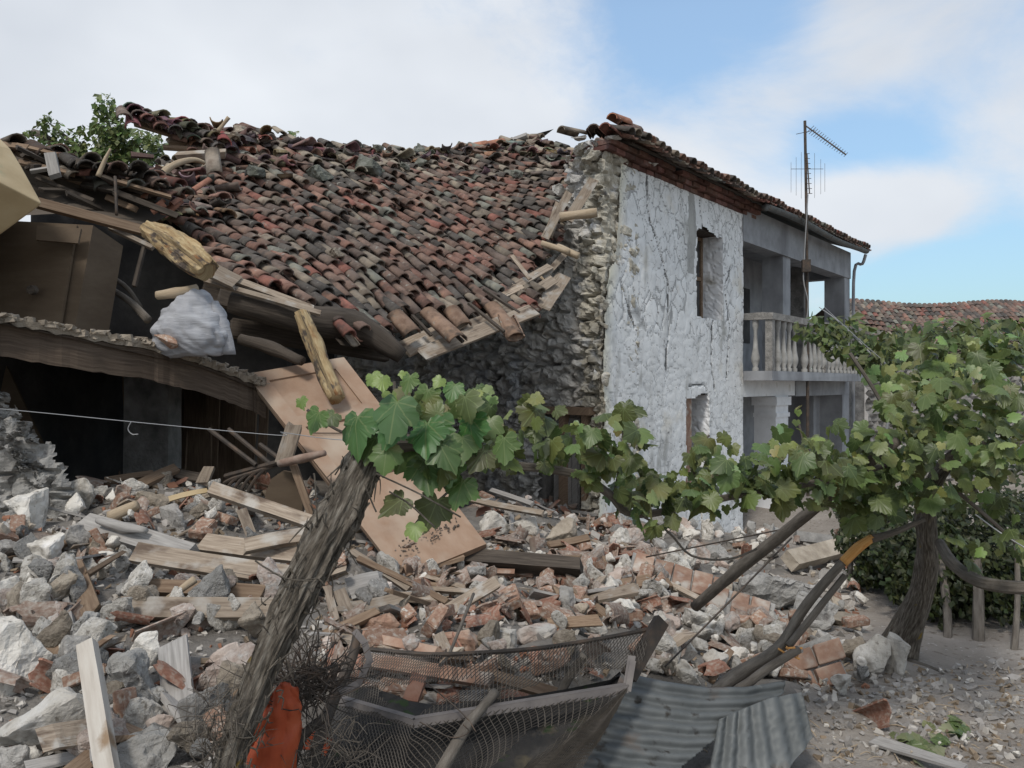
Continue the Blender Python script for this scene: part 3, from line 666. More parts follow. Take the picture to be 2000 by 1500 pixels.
mb = MB(); mb.tube([T(1578, 380, 14.5), T(1572, 480, 14.5), T(1569, 545, 14.5), T(1578, 590, 14.5), T(1574, 635, 14.5)], .012, 5); mb.build('cable', M['wire'], ant)
mb = MB(); mb.box(T(1574, 520, 14.5), .14, .1, .22, jit=.01); mb.build('junction_box', M['metal'], ant)

# ---------------------------------------------------------------- neighbour house behind right
nb = empty('neighbour_house', (13, 24, -1.1), 0, 'low stone house with sagging tiled roof beyond the veranda', 'house')
mb = MB(); rnd = random.Random(12)
def NP(s, t):       # s along 0..1, t 0 ridge 1 eave
    a, b = Vector((9.2, 23.0, 4.02)), Vector((22, 28, 4.2)); c, d = Vector((9.0, 20.2, 2.55)), Vector((21, 24.8, 2.65))
    p = a.lerp(b, s).lerp(c.lerp(d, s), t); p.z += .22*noise.noise(Vector((s*4, t*1.5, 3)))-.12*math.sin(s*9)*(1-t); return p
dn = (NP(.5, 1)-NP(.5, 0)).normalized(); ax = (NP(1, .5)-NP(0, .5)).normalized(); un = ax.cross(dn); un = un if un.z > 0 else -un
for i in range(66):
    for j in range(11):
        c = NP(i/66, j/11-.03)+un*rnd.uniform(0, .02); tile(mb, c, dn+ax*rnd.uniform(-.06, .06), un, .36, .075, .098, .085, col=tcol(rnd), inner=False, seg=5)
        tile(mb, c+ax*.1-un*.05, dn, un, .36, .1, .08, .05, cover=False, col=tcol(rnd), inner=False, seg=3)
mb.build('roof_tiles', M['tile'], nb, smooth=True)
mb = MB(); q = [NP(i/12, t) - Vector((0, 0, .08)) for i in range(13) for t in (0, 1)]
mb.add(q, [(2*i, 2*i+2, 2*i+3, 2*i+1) for i in range(12)])
mb.add([NP(0, 0)-Vector((0, 0, .08)), NP(1, 0)-Vector((0, 0, .08)), NP(1, 0)+Vector((-1, 3, -1.6)), NP(0, 0)+Vector((-1, 3, -1.6))], [(0, 1, 2, 3)])
mb.build('roof', M['dark'], nb)
mb = MB(); a, b = Vector((9.25, 20.6, 0)), Vector((21, 25, 0)); nn = Vector(((b-a).y, -(b-a).x, 0)).normalized()
grid_wall(mb, lambda s, z: (a+(b-a).normalized()*s+Vector((0, 0, z)), nn), -.1, 9, -1.4, 2.6, .09, lambda s, z: True, lambda s, z, p: .13*stones(p, 3.2, (1, 1, 2.2))+.05*noise.noise(p*5))
mb.build('wall', M['wallgrey'], nb)
mb = MB(); mb.box((9.0, 21.9, .6), .3, 2.6, 4); mb.build('end_wall', M['wallgrey'], nb)

# ---------------------------------------------------------------- collapsed roof of the left wing
CR = [(300,312,9.0),(500,266,9.9),(700,296,10.9),(880,296,11.9),(1030,276,12.9),(1160,318,12.4),(310,370,8.4),(480,350,8.9),(680,350,9.7),(860,360,10.6),(1000,360,11.3),(1130,380,11),
      (335,430,7.7),(500,430,8.0),(690,440,8.6),(840,450,9.3),(970,450,9.8),(1080,450,10.0),(375,500,7.05),(540,520,7.15),(700,540,7.6),(830,540,8.2),(930,540,8.7),(1040,530,9.2),
      (410,560,6.5),(600,610,6.5),(740,660,6.9),(830,650,7.4),(920,640,7.8),(1010,625,8.25)]
cw = [T(*c)-A0 for c in CR]; cu = np.array([(p.dot(U), p.dot(NO), p.z) for p in cw])
def tps(c, lam=.03):
    n = len(c); d = np.linalg.norm(c[:, None, :2]-c[None, :, :2], axis=2); K = np.where(d > 0, d*d*np.log(d+1e-9), 0)+lam*np.eye(n)
    P = np.c_[np.ones(n), c[:, :2]]; A = np.block([[K, P], [P.T, np.zeros((3, 3))]]); return np.linalg.solve(A, np.r_[c[:, 2], 0, 0, 0])
tw = tps(cu)
def RZ(u, n):
    d = np.hypot(cu[:, 0]-u, cu[:, 1]-n); k = np.where(d > 0, d*d*np.log(d+1e-9), 0)
    return float(k @ tw[:-3]+tw[-3]+tw[-2]*u+tw[-1]*n)
OUT = [(345,268),(420,262),(470,250),(560,270),(640,290),(700,292),(800,296),(880,294),(960,282),(1030,270),(1090,290),(1150,310),(1175,335),(1120,372),(1085,420),(1062,470),(1020,510),(1035,560),(1010,612),(960,600),(900,592),(830,608),(770,600),(720,640),(650,640),(600,600),(520,565),(440,548),(395,505),(350,455),(300,420),(300,370),(335,330)]
wing = empty('collapsed_roof', W(-3.5, -1.5, .5), HRZ, 'red and black tiled roof of the left wing, fallen in one sagging sheet', 'roof')
mb = MB(); rnd = random.Random(21); deck = MB(); nt = 0
for i in range(88):
    u = -7.2+.136*i
    for j in range(32):
        n = -3.9+.157*j+(.06 if i % 2 else 0)
        z = RZ(u, n); p = W(u, n, z)
        if p.y < 2: continue
        px, py = proj(p)
        if not in_poly(px, py, OUT): continue
        z2 = RZ(u, n+.25); z3 = RZ(u+.2, n)
        dn = (NO*.25+Vector((0, 0, z2-z))).normalized(); ac = (U*.2+Vector((0, 0, z3-z))).normalized(); un = ac.cross(dn); un = un if un.z > 0 else -un
        mess = .04+max(0, noise.noise(Vector((u*.8, n*.8, 5)))-.08)+(.35 if py < 335 else 0)+(.3 if px < 400 else 0)
        w_ = .05*noise.noise(Vector((u*2, n*2, 1)))
        dj = dn+ac*(rnd.gauss(0, .05+.22*mess)+w_)+un*(.07+rnd.gauss(0, .035+.1*mess))
        if rnd.random() < .015: 
            continue
        sc_ = rnd.uniform(.92, 1.08); col = tcol(rnd)
        if py < 345 and rnd.random() < .4: col = (.3, .26, .21)
        tile(mb, p+ac*rnd.gauss(0, .012+.03*mess)+dn*rnd.gauss(0, .018+.04*mess)+un*(.035+abs(rnd.gauss(0, .008+.05*mess))), dj, un+ac*rnd.gauss(0, .06+.3*mess), .27*sc_, .048*sc_, .071*sc_, .064*rnd.uniform(.8, 1.2), col=col); nt += 1
        tile(mb, p+ac*.068-un*.02+dn*rnd.gauss(0, .015), dn, un, .25, .067, .055, .04, cover=False, col=tcol(rnd), seg=4)
        q = [p-un*.06, p+ac*.155-un*.06, p+ac*.155+dn*.2-un*.06, p+dn*.2-un*.06]; deck.add(q, [(0, 1, 2, 3)])
def roofd(px, py):
    d = 5.5
    while d < 14:
        p = T(px, py, d)-A0
        if p.z < RZ(p.dot(U), p.dot(NO))+.05: return d
        d += .04
    c = sorted(CR, key=lambda c: (c[0]-px)**2+(c[1]-py)**2)[:2]; w = [1/((q[0]-px)**2+(q[1]-py)**2+1) for q in c]; return sum(q[2]*k for q, k in zip(c, w))/sum(w)
RL_ = [(345,272),(420,258),(500,262),(560,276),(640,292),(700,296),(800,300),(880,298),(960,286),(1030,273),(1090,290),(1150,312)]
for i in range(330):
    t = rnd.random()*(len(RL_)-1); k = int(t); x = RL_[k][0]+(RL_[k+1][0]-RL_[k][0])*(t-k); y = RL_[k][1]+(RL_[k+1][1]-RL_[k][1])*(t-k)+rnd.uniform(-3, 26)
    if rnd.random() < .25: x, y = rnd.uniform(300, 430), rnd.uniform(300, 430)
    elif rnd.random() < .18: x, y = rnd.uniform(430, 1100), rnd.uniform(300, 350)
    p = T(x, y, roofd(x, y)-rnd.uniform(.0, .2)); a = rnd.uniform(0, 6.28)
    tile(mb, p, (math.cos(a), math.sin(a), rnd.uniform(-.35, .25)), (rnd.gauss(0, .35), rnd.gauss(-.1, .3), 1), rnd.uniform(.12, .32), .055, .078, .06, col=tuple(q*rnd.uniform(.8, 1.25) for q in tcol(rnd)), cover=rnd.random() < .7)
mb.build('roof_tiles', M['tile'], wing, smooth=True)
deck.build('sheathing', M['dark'], wing)
print('TILES', nt)
# unseen back slope, added to block light, and dark hollow of the wing
mb = MB(); q = []
for i in range(12):
    u = -3.2+.56*i; z = RZ(u, -2.9)-.15
    q += [W(u, -2.9, z), W(u+.3, -6.4, z-1.3)]
mb.add(q, [(2*i, 2*i+2, 2*i+3, 2*i+1) for i in range(11)]); mb.build('back_slope_blocker', M['dark'], wing)
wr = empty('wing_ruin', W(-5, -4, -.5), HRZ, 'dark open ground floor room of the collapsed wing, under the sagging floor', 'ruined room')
mb = MB(); hbox(mb, -9.5, .0, -5.6, -5.3, -1.3, 2.9); mb.box((-4.3, 7.2, .9), .2, 5.6, 4.0, jit=.05); mb.build('back_wall', M['void'], wr)  # the box is a left side wall added to keep light out
mb = MB(); q_ = [T(60, 400, 7.6), T(420, 420, 7.9), T(560, 560, 8.2), T(560, 760, 8.0), T(60, 700, 7.4)]; mb.add(q_+[v+Vector((0, .2, 0)) for v in q_], [(0, 1, 2, 3, 4), (9, 8, 7, 6, 5)]+[(i, i+5, (i+1) % 5+5, (i+1) % 5) for i in range(5)]); mb.build('dark_backing', M['void'], wr)  # added dark sheet, stands for the darkness behind the sack
mb = MB(); rnd = random.Random(4)
for i in range(15):
    px = 60+i*33+rnd.uniform(-8, 8); a, b = T(px, 705+.12*px, 8.5+rnd.uniform(-.5, .8)), T(px+rnd.uniform(-14, 14), 960, 8.3+rnd.uniform(-.4, .6)); board_mb(mb, a, b, rnd.uniform(.08, .3), .03, (0, -1, 0), seed=i)
mb.build('partition_board', M['boardbrown'], wr)
mb = MB(); board_mb(mb, T(300, 700, 7.6), T(298, 960, 7.5), .42, .3, (0, -1, .05), jag=.03); mb.build('inner_pillar', M['wallgrey'], wr)
mb = MB(); board_mb(mb, T(-60, 720, 6.6), T(70, 1010, 6.2), .55, .03, (0.2, -1, .1), jag=.05); mb.build('leaning_panel', M['ply'], wr, label='tan board leaning in the dark room')
# sagging upper floor: earth-covered planks with deep edge
fl = empty('sagging_floor', T(250, 690, 5.6), 0, 'sagging upstairs floor of the wing with crumbling earth edge', 'floor')
E = [(-160, 578, 4.6), (0, 617, 4.9), (150, 645, 5.1), (300, 672, 5.45), (400, 703, 5.7), (495, 738, 5.95), (520, 752, 6.0)]
mb = MB(); vs = []; NB = 9
for i in range(61):
    t = i/60*6; k = min(5, int(t)); e = T(*E[k]).lerp(T(*E[k+1]), t-k)
    for j in range(NB+1):
        q = e+Vector((-.35, .93, 0))*(j*.42)+Vector((0, 0, .012*noise.noise(Vector((i*.3, j, 2)))+(.012*noise.noise(Vector((i*.9, j, 5)))))); vs.append(q+Vector((0, -.04*abs(noise.noise(Vector((i*.7, 1, 1)))) if j == 0 else 0, 0)))
n = NB+1; mb.add(vs, [(i*n+j, (i+1)*n+j, (i+1)*n+j+1, i*n+j+1) for i in range(60) for j in range(NB)])
mb.add([v for i in range(61) for v in (vs[i*n], vs[i*n]-Vector((0, -.02, .045+.02*noise.noise(Vector((i*.8, 3, 3))))))], [(2*i, 2*i+1, 2*i+3, 2*i+2) for i in range(60)])
rnd = random.Random(66)
for i in range(220):
    k_ = rnd.randrange(60); p = vs[k_*n].lerp(vs[(k_+1)*n], rnd.random())+Vector((0, rnd.uniform(-.01, .12), rnd.uniform(-.02, .015))); mb.box(p, rnd.uniform(.015, .07), .04, rnd.uniform(.01, .035), jit=.01, rnd=rnd)
mb.build('earth_layer', M['tan'], fl)
mb = MB()
for k in range(4):
    q = []; D_ = Vector((-.35, .93, 0))*(.03+.8*k)
    for i in range(61):
        z0, z1 = .045, .25+.012*noise.noise(Vector((i*.06, k, 2)))
        for a_, b_ in ((0, z0), (0, z1), (.1, z1), (.1, z0)): q.append(vs[i*n]+D_+Vector((-.35, .93, 0))*a_-Vector((0, 0, b_)))
    mb.add(q, [(i*4+j, i*4+4+j, i*4+4+(j+1) % 4, i*4+(j+1) % 4) for i in range(60) for j in range(4)], uv=[(i*.035, j*.21+k) for i in range(61) for j in range(4)])
mb.build('floor_beam', M['floorbeam'], fl)
mb = MB(); q = [vs[i*n+j]-Vector((0, 0, .06)) for i in (0, 20, 40, 60) for j in (0, NB)]; mb.add(q, [(2*i, 2*i+2, 2*i+3, 2*i+1) for i in range(3)]); mb.build('planking', M['dark'], fl)
# ---------------------------------------------------------------- timbers and wreckage round the fallen roof
def parts_boards(root, name, rows, m, th=.025, **kw):
    for i, (a, b, w) in enumerate(rows): bd(a, b, w, th, m, name, '', parent=root, seed=i*13+int(a[0]), **kw)
parts_boards(wing, 'eave_board', [((795, 688, 7.15), (905, 628, 7.5), 24), ((822, 693, 7.0), (1042, 606, 7.9), 34), ((1060, 600, 8.6), (1100, 540, 9.3), 30), ((780, 676, 7.3), (860, 640, 7.5), 18), ((900, 640, 7.55), (1000, 604, 8.0), 20),
                                 ((1005, 560, 8.6), (1075, 520, 9.2), 16), ((960, 588, 8.3), (1020, 560, 8.6), 14)], 'board', nrm=(.3, -.6, .75), jag=.35)
parts_boards(wing, 'eave_board', [((400, 548, 6.3), (625, 612, 6.3), 12), ((400, 522, 6.2), (462, 552, 6.3), 40), ((455, 545, 6.35), (612, 604, 6.4), 16)], 'board', nrm=(0, -.7, .7), jag=.5)
parts_boards(wing, 'batten', [((1108, 432, 9.8), (1160, 350, 10.0), 20), ((1064, 465, 9.5), (1112, 375, 9.9), 16), ((1062, 542, 9.1), (1112, 486, 9.5), 12), ((1020, 585, 8.6), (1082, 545, 9.0), 20), ((1000, 500, 8.8), (1035, 545, 8.6), 8), ((1070, 462, 9.6), (1092, 400, 9.8), 18)], 'board', nrm=(.1, -.9, .2), jag=.5)
parts_boards(wing, 'batten', [((845, 612, 7.3), (905, 668, 7.1), 6), ((915, 592, 7.6), (985, 648, 7.4), 6), ((805, 616, 7.2), (842, 655, 7.1), 6), ((700, 615, 7.0), (748, 660, 6.9), 6), ((945, 565, 7.9), (1015, 612, 7.8), 6)], 'dark', nrm=(.3, -.6, .75), jag=.5)
parts_boards(wing, 'rafter', [((430, 575, 6.6), (740, 662, 7.0), 42), ((450, 640, 6.9), (760, 690, 7.2), 34), ((400, 560, 7.2), (700, 640, 7.6), 50)], 'dark', th=.12, nrm=(0, -1, .2), jag=.3)
for a, b, r, k in (((1045, 538), (1090, 566), 8, 0), ((1058, 475), (1112, 492), 6, 1), ((1094, 424), (1166, 414), 9, 2), ((1088, 482), (1130, 500), 7, 3)):
    stick([(a[0], a[1], 9.3), (b[0], b[1], 9.2)], r, 'paleLog', 'purlin_end', '', parent=wing, seed=k, nz=.2, sub=5)
# long loose tiles hanging over the eave
for i, (a, b) in enumerate((((835, 612, 7.35), (895, 668, 7.0)), ((960, 600, 7.9), (1008, 662, 7.5)), ((880, 606, 7.5), (905, 640, 7.4)), ((770, 615, 7.1), (805, 655, 7.0)), ((985, 625, 7.7), (1002, 668, 7.5)))):
    mb = MB(); p, q = T(*a), T(*b); tile(mb, p, q-p, (.2, -.5, .8), (q-p).length, .09, .1, .08, col=(.25, .17, .125), cover=i != 4)
    o = mb.build('roof_tile', M['tile'], smooth=True, label=['long brown barrel tile slipped over the pale eave board', 'long barrel tile tipping off the right end of the eave board', 'short dark tile caught between two slipped eave tiles', 'brown tile sliding off the eave above the leafy shoots', 'upturned channel tile under the tipping tile at the eave end'][i], cat='roof tile')
stick([(288, 448, 5.7), (330, 472, 5.6), (375, 505, 5.45), (407, 530, 5.4)], [17, 27, 30, 21], 'log', 'rotten_beam', 'thick yellow worm-eaten beam end jutting below the tiles', 'beam', nz=.28, seg=22, nscale=9, smooth=False)
stick([(588, 612, 6.1), (612, 668, 6.0), (632, 720, 5.9), (658, 780, 5.75)], [14, 17, 18, 16], 'log', 'fallen_post', 'stripped log with yellow rotten top leaning on the tan door', 'log', nz=.22, seg=16, seed=4)
stick([(306, 577, 5.5), (345, 572, 5.5), (384, 564, 5.6)], [8, 11, 10], 'paleLog', 'log_stub', 'short pale log stub above the white sack', 'log', nz=.25, seed=2)
stick([(450, 590, 6.4), (600, 625, 6.5), (700, 640, 6.7), (785, 695, 6.7)], [22, 30, 30, 16], 'dark', 'fallen_beam', 'heavy dark round beam under the broken eave', 'beam', nz=.16, seg=16, seed=6)
stick([(468, 662, 6.2), (530, 680, 6.15), (590, 705, 6.0)], [10, 14, 10], 'dark', 'fallen_branch', 'short dark log between the sack and the leaning door', 'log', nz=.2, seed=7)
stick([(210, 560, 6.2), (255, 590, 6.1), (290, 625, 6.0)], [5, 7, 8], 'stick', 'bent_branch', 'bent dark branch inside the opening left of the sack', 'branch', seed=8)
stick([(170, 520, 6.3), (240, 555, 6.2), (275, 600, 6.2)], [4, 5, 4], 'stick', 'thin_branch', 'thin branch rising behind the plywood cupboard', 'branch', seed=9)
bd((215, 445, 6.2), (300, 485, 6.1), 9, .03, 'board', 'roof_lath', 'thin pale lath slanting below the grey roof slab')
bd((285, 470, 6.15), (262, 560, 6.0), 7, .03, 'dark', 'roof_lath', 'thin dark lath hanging from the rotten beam', 'board')
bd((72, 396, 5.9), (285, 452, 6.2), 20, .04, 'boardbrown', 'roof_slab', 'long grey board jutting under the dark broken roof at left', nrm=(0, -.9, .45), jag=.3)
bd((310, 360, 7.2), (230, 352, 7.2), 22, .08, 'paleLog', 'purlin', 'pale round purlin above the dark gap at upper left', jag=.5)
# fallen corner of roof at far left: dark boards and tiles over a cavity
lr = empty('broken_roof_corner', T(150, 420, 7.2), 0, 'dark splintered corner of roof at far left above the plywood cupboard', 'roof')
rnd = random.Random(31)
mb = MB()
q = [T(-120, 285, 7.2), T(40, 290, 7.2), T(110, 318, 7.3), T(190, 352, 7.3), T(335, 352, 7.6), T(330, 420, 7.2), T(290, 440, 6.8), T(150, 415, 6.6), T(-120, 430, 6.6)]
cc = T(120, 380, 7.2); mb.add(q+[cc], [(i, (i+1) % 9, 9) for i in range(9)]); 
mb.add([v+Vector((0, 1.6, -.2)) for v in q]+[cc+Vector((0, 1.6, 0))], [(i, (i+1) % 9, 9) for i in range(9)]); mb.build('sheathing', M['dark'], lr)
for i in range(34):
    x = rnd.uniform(-30, 300); top = 275+max(0, x-30)*.3; y = rnd.uniform(top, 400); L = rnd.uniform(50, 120); s = rnd.uniform(-.05, .5)
    bd((x-L/2, y-L/2*s, 6.9+rnd.uniform(-.3, .2)), (x+L/2, y+L/2*s, 7.0+rnd.uniform(-.3, .2)), rnd.uniform(6, 14), .03, rnd.choice(['dark', 'dark', 'dark', 'boardbrown']), 'lath', '', parent=lr, seed=i, nrm=(rnd.uniform(-.3, .3), -.8, rnd.uniform(.2, .8)))
mb = MB()
for i in range(60):
    x = rnd.uniform(-40, 330); top = 268+max(0, x-30)*.33 if x < 230 else 340; y = top+rnd.uniform(0, 40)
    tile(mb, T(x, y, 7.1+rnd.uniform(-.2, .3)), (.7+rnd.uniform(-.4, .4), -.5, -.3+rnd.uniform(-.2, .3)), (0, -.3, 1), .3, .06, .08, .07, col=tuple(c*.6 for c in tcol(rnd)))
mb.build('roof_tiles', M['tile'], lr, smooth=True)
bd((98, 300, 6.4), (108, 345, 6.3), 20, .04, 'boardgrey', 'hanging_board', 'short pale grey board dangling in the broken roof at far left')
bd((60, 335, 6.4), (105, 328, 6.4), 6, .03, 'boardgrey', 'cross_lath', 'thin grey lath crossing the dangling board', 'board')
stick([(192, 345, 6.6), (204, 315, 6.6), (216, 290, 6.6)], [5, 4, 2], 'paleLog', 'splintered_stick', 'pale splintered stick pointing up before the tree', 'stick')
stick([(225, 345, 6.6), (228, 420, 6.5)], 3, 'metal', 'iron_rod', 'thin upright rod left of the fallen roof', 'rod')
# roof scrap pointing out over the tree
rs = empty('roof_scrap', T(330, 270, 9), 0, 'jagged scrap of tiled roof jutting out to the left over the tree', 'roof')
mb = MB()
for i in range(120):
    t = rnd.random()**.8; x = 236+t*215; y = 212+t*52+rnd.uniform(0, 8+34*t); d = 9.0+t*.5+rnd.uniform(-.3, .3)
    tile(mb, T(x, y, d), (.75+rnd.uniform(-.5, .3), -.5+rnd.uniform(-.3, .3), -.25+rnd.uniform(-.3, .1)), (rnd.uniform(-.3, .3), -.2, 1), rnd.uniform(.2, .36), .06, .085, .07, col=tuple(c*rnd.uniform(.8, 1.3) for c in tcol(rnd)))
mb.build('roof_tiles', M['tile'], rs, smooth=True)
for a, b, w in (((250, 232, 9.0), (362, 272, 9.2), 8), ((238, 218, 9.1), (350, 262, 9.4), 7), ((330, 278, 9.0), (450, 284, 9.2), 9), ((262, 243, 9.0), (345, 268, 9.1), 5), ((320, 288, 8.9), (440, 296, 9.0), 10)): bd(a, b, w, .04, 'boardbrown', 'lath', '', parent=rs)
mb = MB()
for i in range(14):
    p = T(340+i*9+rnd.uniform(-5, 5), 268+rnd.uniform(-8, 20), 9.1); k = rnd.uniform(.12, .22); v_ = rks[i % 4].vertices
    mb.add([p+Vector((v.co.x*k, v.co.y*k, v.co.z*k)) for v in v_], [tuple(f.vertices) for f in rks[i % 4].polygons])
mb.build('stones', M['tan'], rs)
bd((345, 306, 8.5), (440, 300, 8.6), 12, .08, 'board', 'ridge_beam', 'pale beam lying along the broken ridge at upper left', 'beam')
mb = MB(); p, q = T(408, 288, 8.2), T(413, 334, 8.1); tile(mb, p, q-p, (0, .9, .3), (q-p).length, .08, .085, .07, col=(.34, .29, .24), cover=False)
mb.build('channel_tile', M['tile'], smooth=True, label='upright grey channel tile standing at the left ridge', cat='roof tile')
stick([(426, 256, 9), (436, 243, 9), (447, 229, 9)], [4, 3.5, 4], 'paleLog', 'broken_lath', 'short pale stick poking up from the left ridge against the sky', 'stick')
stick([(305, 352, 7.6), (335, 325, 7.7), (375, 312, 7.9), (400, 318, 8)], [8, 7, 5, 4], 'paleLog', 'curved_branch', 'curved pale branch at the left end of the fallen roof', 'branch', nz=.3)
for i, (a, b, w, l) in enumerate([((318, 425, 7.2), (352, 392, 7.3), 20, 'reddish tile chunk at the torn left edge of the roof'), ((250, 378, 7.0), (292, 384, 7.0), 18, 'curved red tile lying on the dark wreckage at upper left'), ((335, 400, 7.2), (410, 352, 7.5), 14, 'long red tile tilted at the roof\'s left edge'), ((300, 415, 6.9), (325, 398, 6.9), 24, 'dark red tile above the rotten beam')]):
    mb = MB(); p, q = T(*a), T(*b); tile(mb, p, q-p, (0, -.6, .8), (q-p).length, S(w/2, 7), S(w/2, 7)*1.15, S(w/2, 7), col=(.33, .16, .11)); mb.build('loose_tile', M['tile'], smooth=True, label=l, cat='roof tile')
# stones scattered along the ridge and over the roof
ridge = [(470, 262, 'dark squarish stone at the left end of the ridge', 34, 'tan'), (705, 290, 'tall pointed grey stone on the ridge', 20, 'grey'), (735, 295, 'dark flat stone second along the ridge crest', 30, 'grey'), (765, 300, 'rounded mossy stone on the ridge', 34, 'grey'), (825, 298, 'long flat stone slab on the middle of the ridge', 44, 'grey'), (720, 335, 'large grey-green slab lying on the upper roof', 60, 'grey'), (628, 345, 'long mossy slab lying left on the upper roof', 50, 'grey'),
         (1005, 345, 'smooth grey stone on the roof near the right', 34, 'grey'), (900, 290, 'thin dark slab near the middle of the ridge', 26, 'grey'), (820, 322, 'pale grey stone just under the ridge', 28, 'grey'), (500, 342, 'grey slab at the left of the roof', 40, 'grey'), (660, 500, 'pale dusty stone in the middle of the roof tiles', 30, 'tan'), (790, 330, 'small blue-grey stone under the ridge', 24, 'grey')]
RL = [rock_mesh('stone', 300+i, (1, .8, .6), 13, 2, .06) for i in range(5)]
def place(me, name, loc, k, rot, m, label=None, cat=None, group=None, sc=(1, 1, 1)):
    o = bpy.data.objects.new(name, me); COL.objects.link(o); o.location = loc; o.scale = (k*sc[0], k*sc[1], k*sc[2]); o.rotation_euler = rot
    if not me.materials: me.materials.append(None)
    o.material_slots[0].link = 'OBJECT'; o.material_slots[0].material = M[m]
    return tag(o, label, cat, group)
M['mossy'] = mat('mossy_stone', [(.09, .095, .075), (.15, .155, .13), (.24, .24, .215)], 4, rand=.2, bump=.7, bscale=14, bdist=.02)
cwi = [(c[0], c[1], c[2]) for c in CR]
for i, (x, y, l, w, m) in enumerate(ridge):
    d = roofd(x, y); k = S(w, d); place(RL[i % 5], 'ridge_stone', T(x, y-6, d-.28), k*1.15, (rnd.uniform(-.3, .3), rnd.uniform(-.3, .3), rnd.uniform(-.5, .5)), 'mossy' if m == 'grey' else m, l, 'stone')
# long ridge tile, orange
for x0, x1, y0, y1, l in ((912, 978, 292, 283, 'row of orange ridge tiles left of the peak'),):
    mb = MB(); d = roofd(945, 292); p, q = T(x0, y0, d-.05), T(x1, y1, d+.3)
    for i in range(2): tile(mb, p.lerp(q, i*.5), q-p, (0, 0, 1), .55*(q-p).length, .1, .12, .1, col=(.42, .2, .13))
    mb.build('ridge_tile', M['tile'], smooth=True, label=l, cat='roof tile')
bd((985, 280, 12.6), (1028, 264, 12.6), 9, .05, 'boardgrey', 'ridge_slab', 'thin grey slab tilted up at the roof peak', 'slab')
place(RL[1], 'capstone', T(1222, 258, 10.4), S(50, 10.4), (0, .15, .2), 'mossy', 'flat grey capstone on the corner ridge tiles', 'stone', sc=(1, .9, .5))
# cream cupboard corner hanging in at far left
bm = bmesh.new()
for c in [(82, 398, 5.0), (-250, 228, 4.2), (20, 290, 5.2), (40, 322, 5.15), (-2, 268, 5.3), (-250, 120, 5.6), (-250, 640, 5.0), (0, 458, 5.2), (-250, 400, 6.2), (30, 380, 5.9)]: bm.verts.new(T(*c))
bmesh.ops.convex_hull(bm, input=bm.verts); me = bpy.data.meshes.new('cream_cupboard'); bm.to_mesh(me); bm.free(); me.materials.append(M['cream'])
o = bpy.data.objects.new('cream_cupboard', me); COL.objects.link(o); tag(o, 'corner of a cream painted cupboard hanging in at the left edge', 'cupboard')
md = o.modifiers.new('bevel', 'BEVEL'); md.width = .012; md.segments = 2
# plywood wardrobe on the sagging floor
wd = empty('plywood_wardrobe', T(90, 640, 5.7), 0, 'brown plywood wardrobe standing crooked on the sagging floor at left', 'wardrobe')
def quad(a, b, c, d, th, m, name, par=None, label=None, cat=None, sub=1):
    P = [T(*q) for q in (a, b, c, d)]; n0_ = (P[1]-P[0]).cross(P[2]-P[0]).normalized(); P[3] = P[3]-n0_*((P[3]-P[0]).dot(n0_)); n = (P[1]-P[0]).cross(P[3]-P[0]).normalized()
    if n.y > 0: n = -n
    vs = P+[v-n*th for v in P]; mb = MB(); u = (P[1]-P[0]).length; w = (P[3]-P[0]).length
    mb.add(vs, [(0, 3, 2, 1), (4, 5, 6, 7), (0, 1, 5, 4), (1, 2, 6, 5), (2, 3, 7, 6), (3, 0, 4, 7)], uv=[(0, 0), (0, u), (w, u), (w, 0)]*2)
    return mb.build(name, M[m], par, label=None if par else label, cat=None if par else cat)
quad((-90, 425, 5.9), (182, 440, 5.7), (146, 642, 5.5), (-90, 606, 5.5), .35, 'ply', 'carcass', wd)
quad((-80, 428, 5.87), (150, 440, 5.68), (118, 632, 5.47), (-80, 602, 5.47), .02, 'ply', 'door_panel', wd)
quad((72, 440, 5.6), (158, 446, 5.6), (152, 475, 5.56), (70, 468, 5.56), .02, 'ply', 'drawer_front', wd)
mb = MB(); c = T(66, 567, 5.5); mb.tube([c, c+Vector((0, -.04, 0))], [.035, .03], 12, sub=1); mb.build('knob', M['dark'], wd)
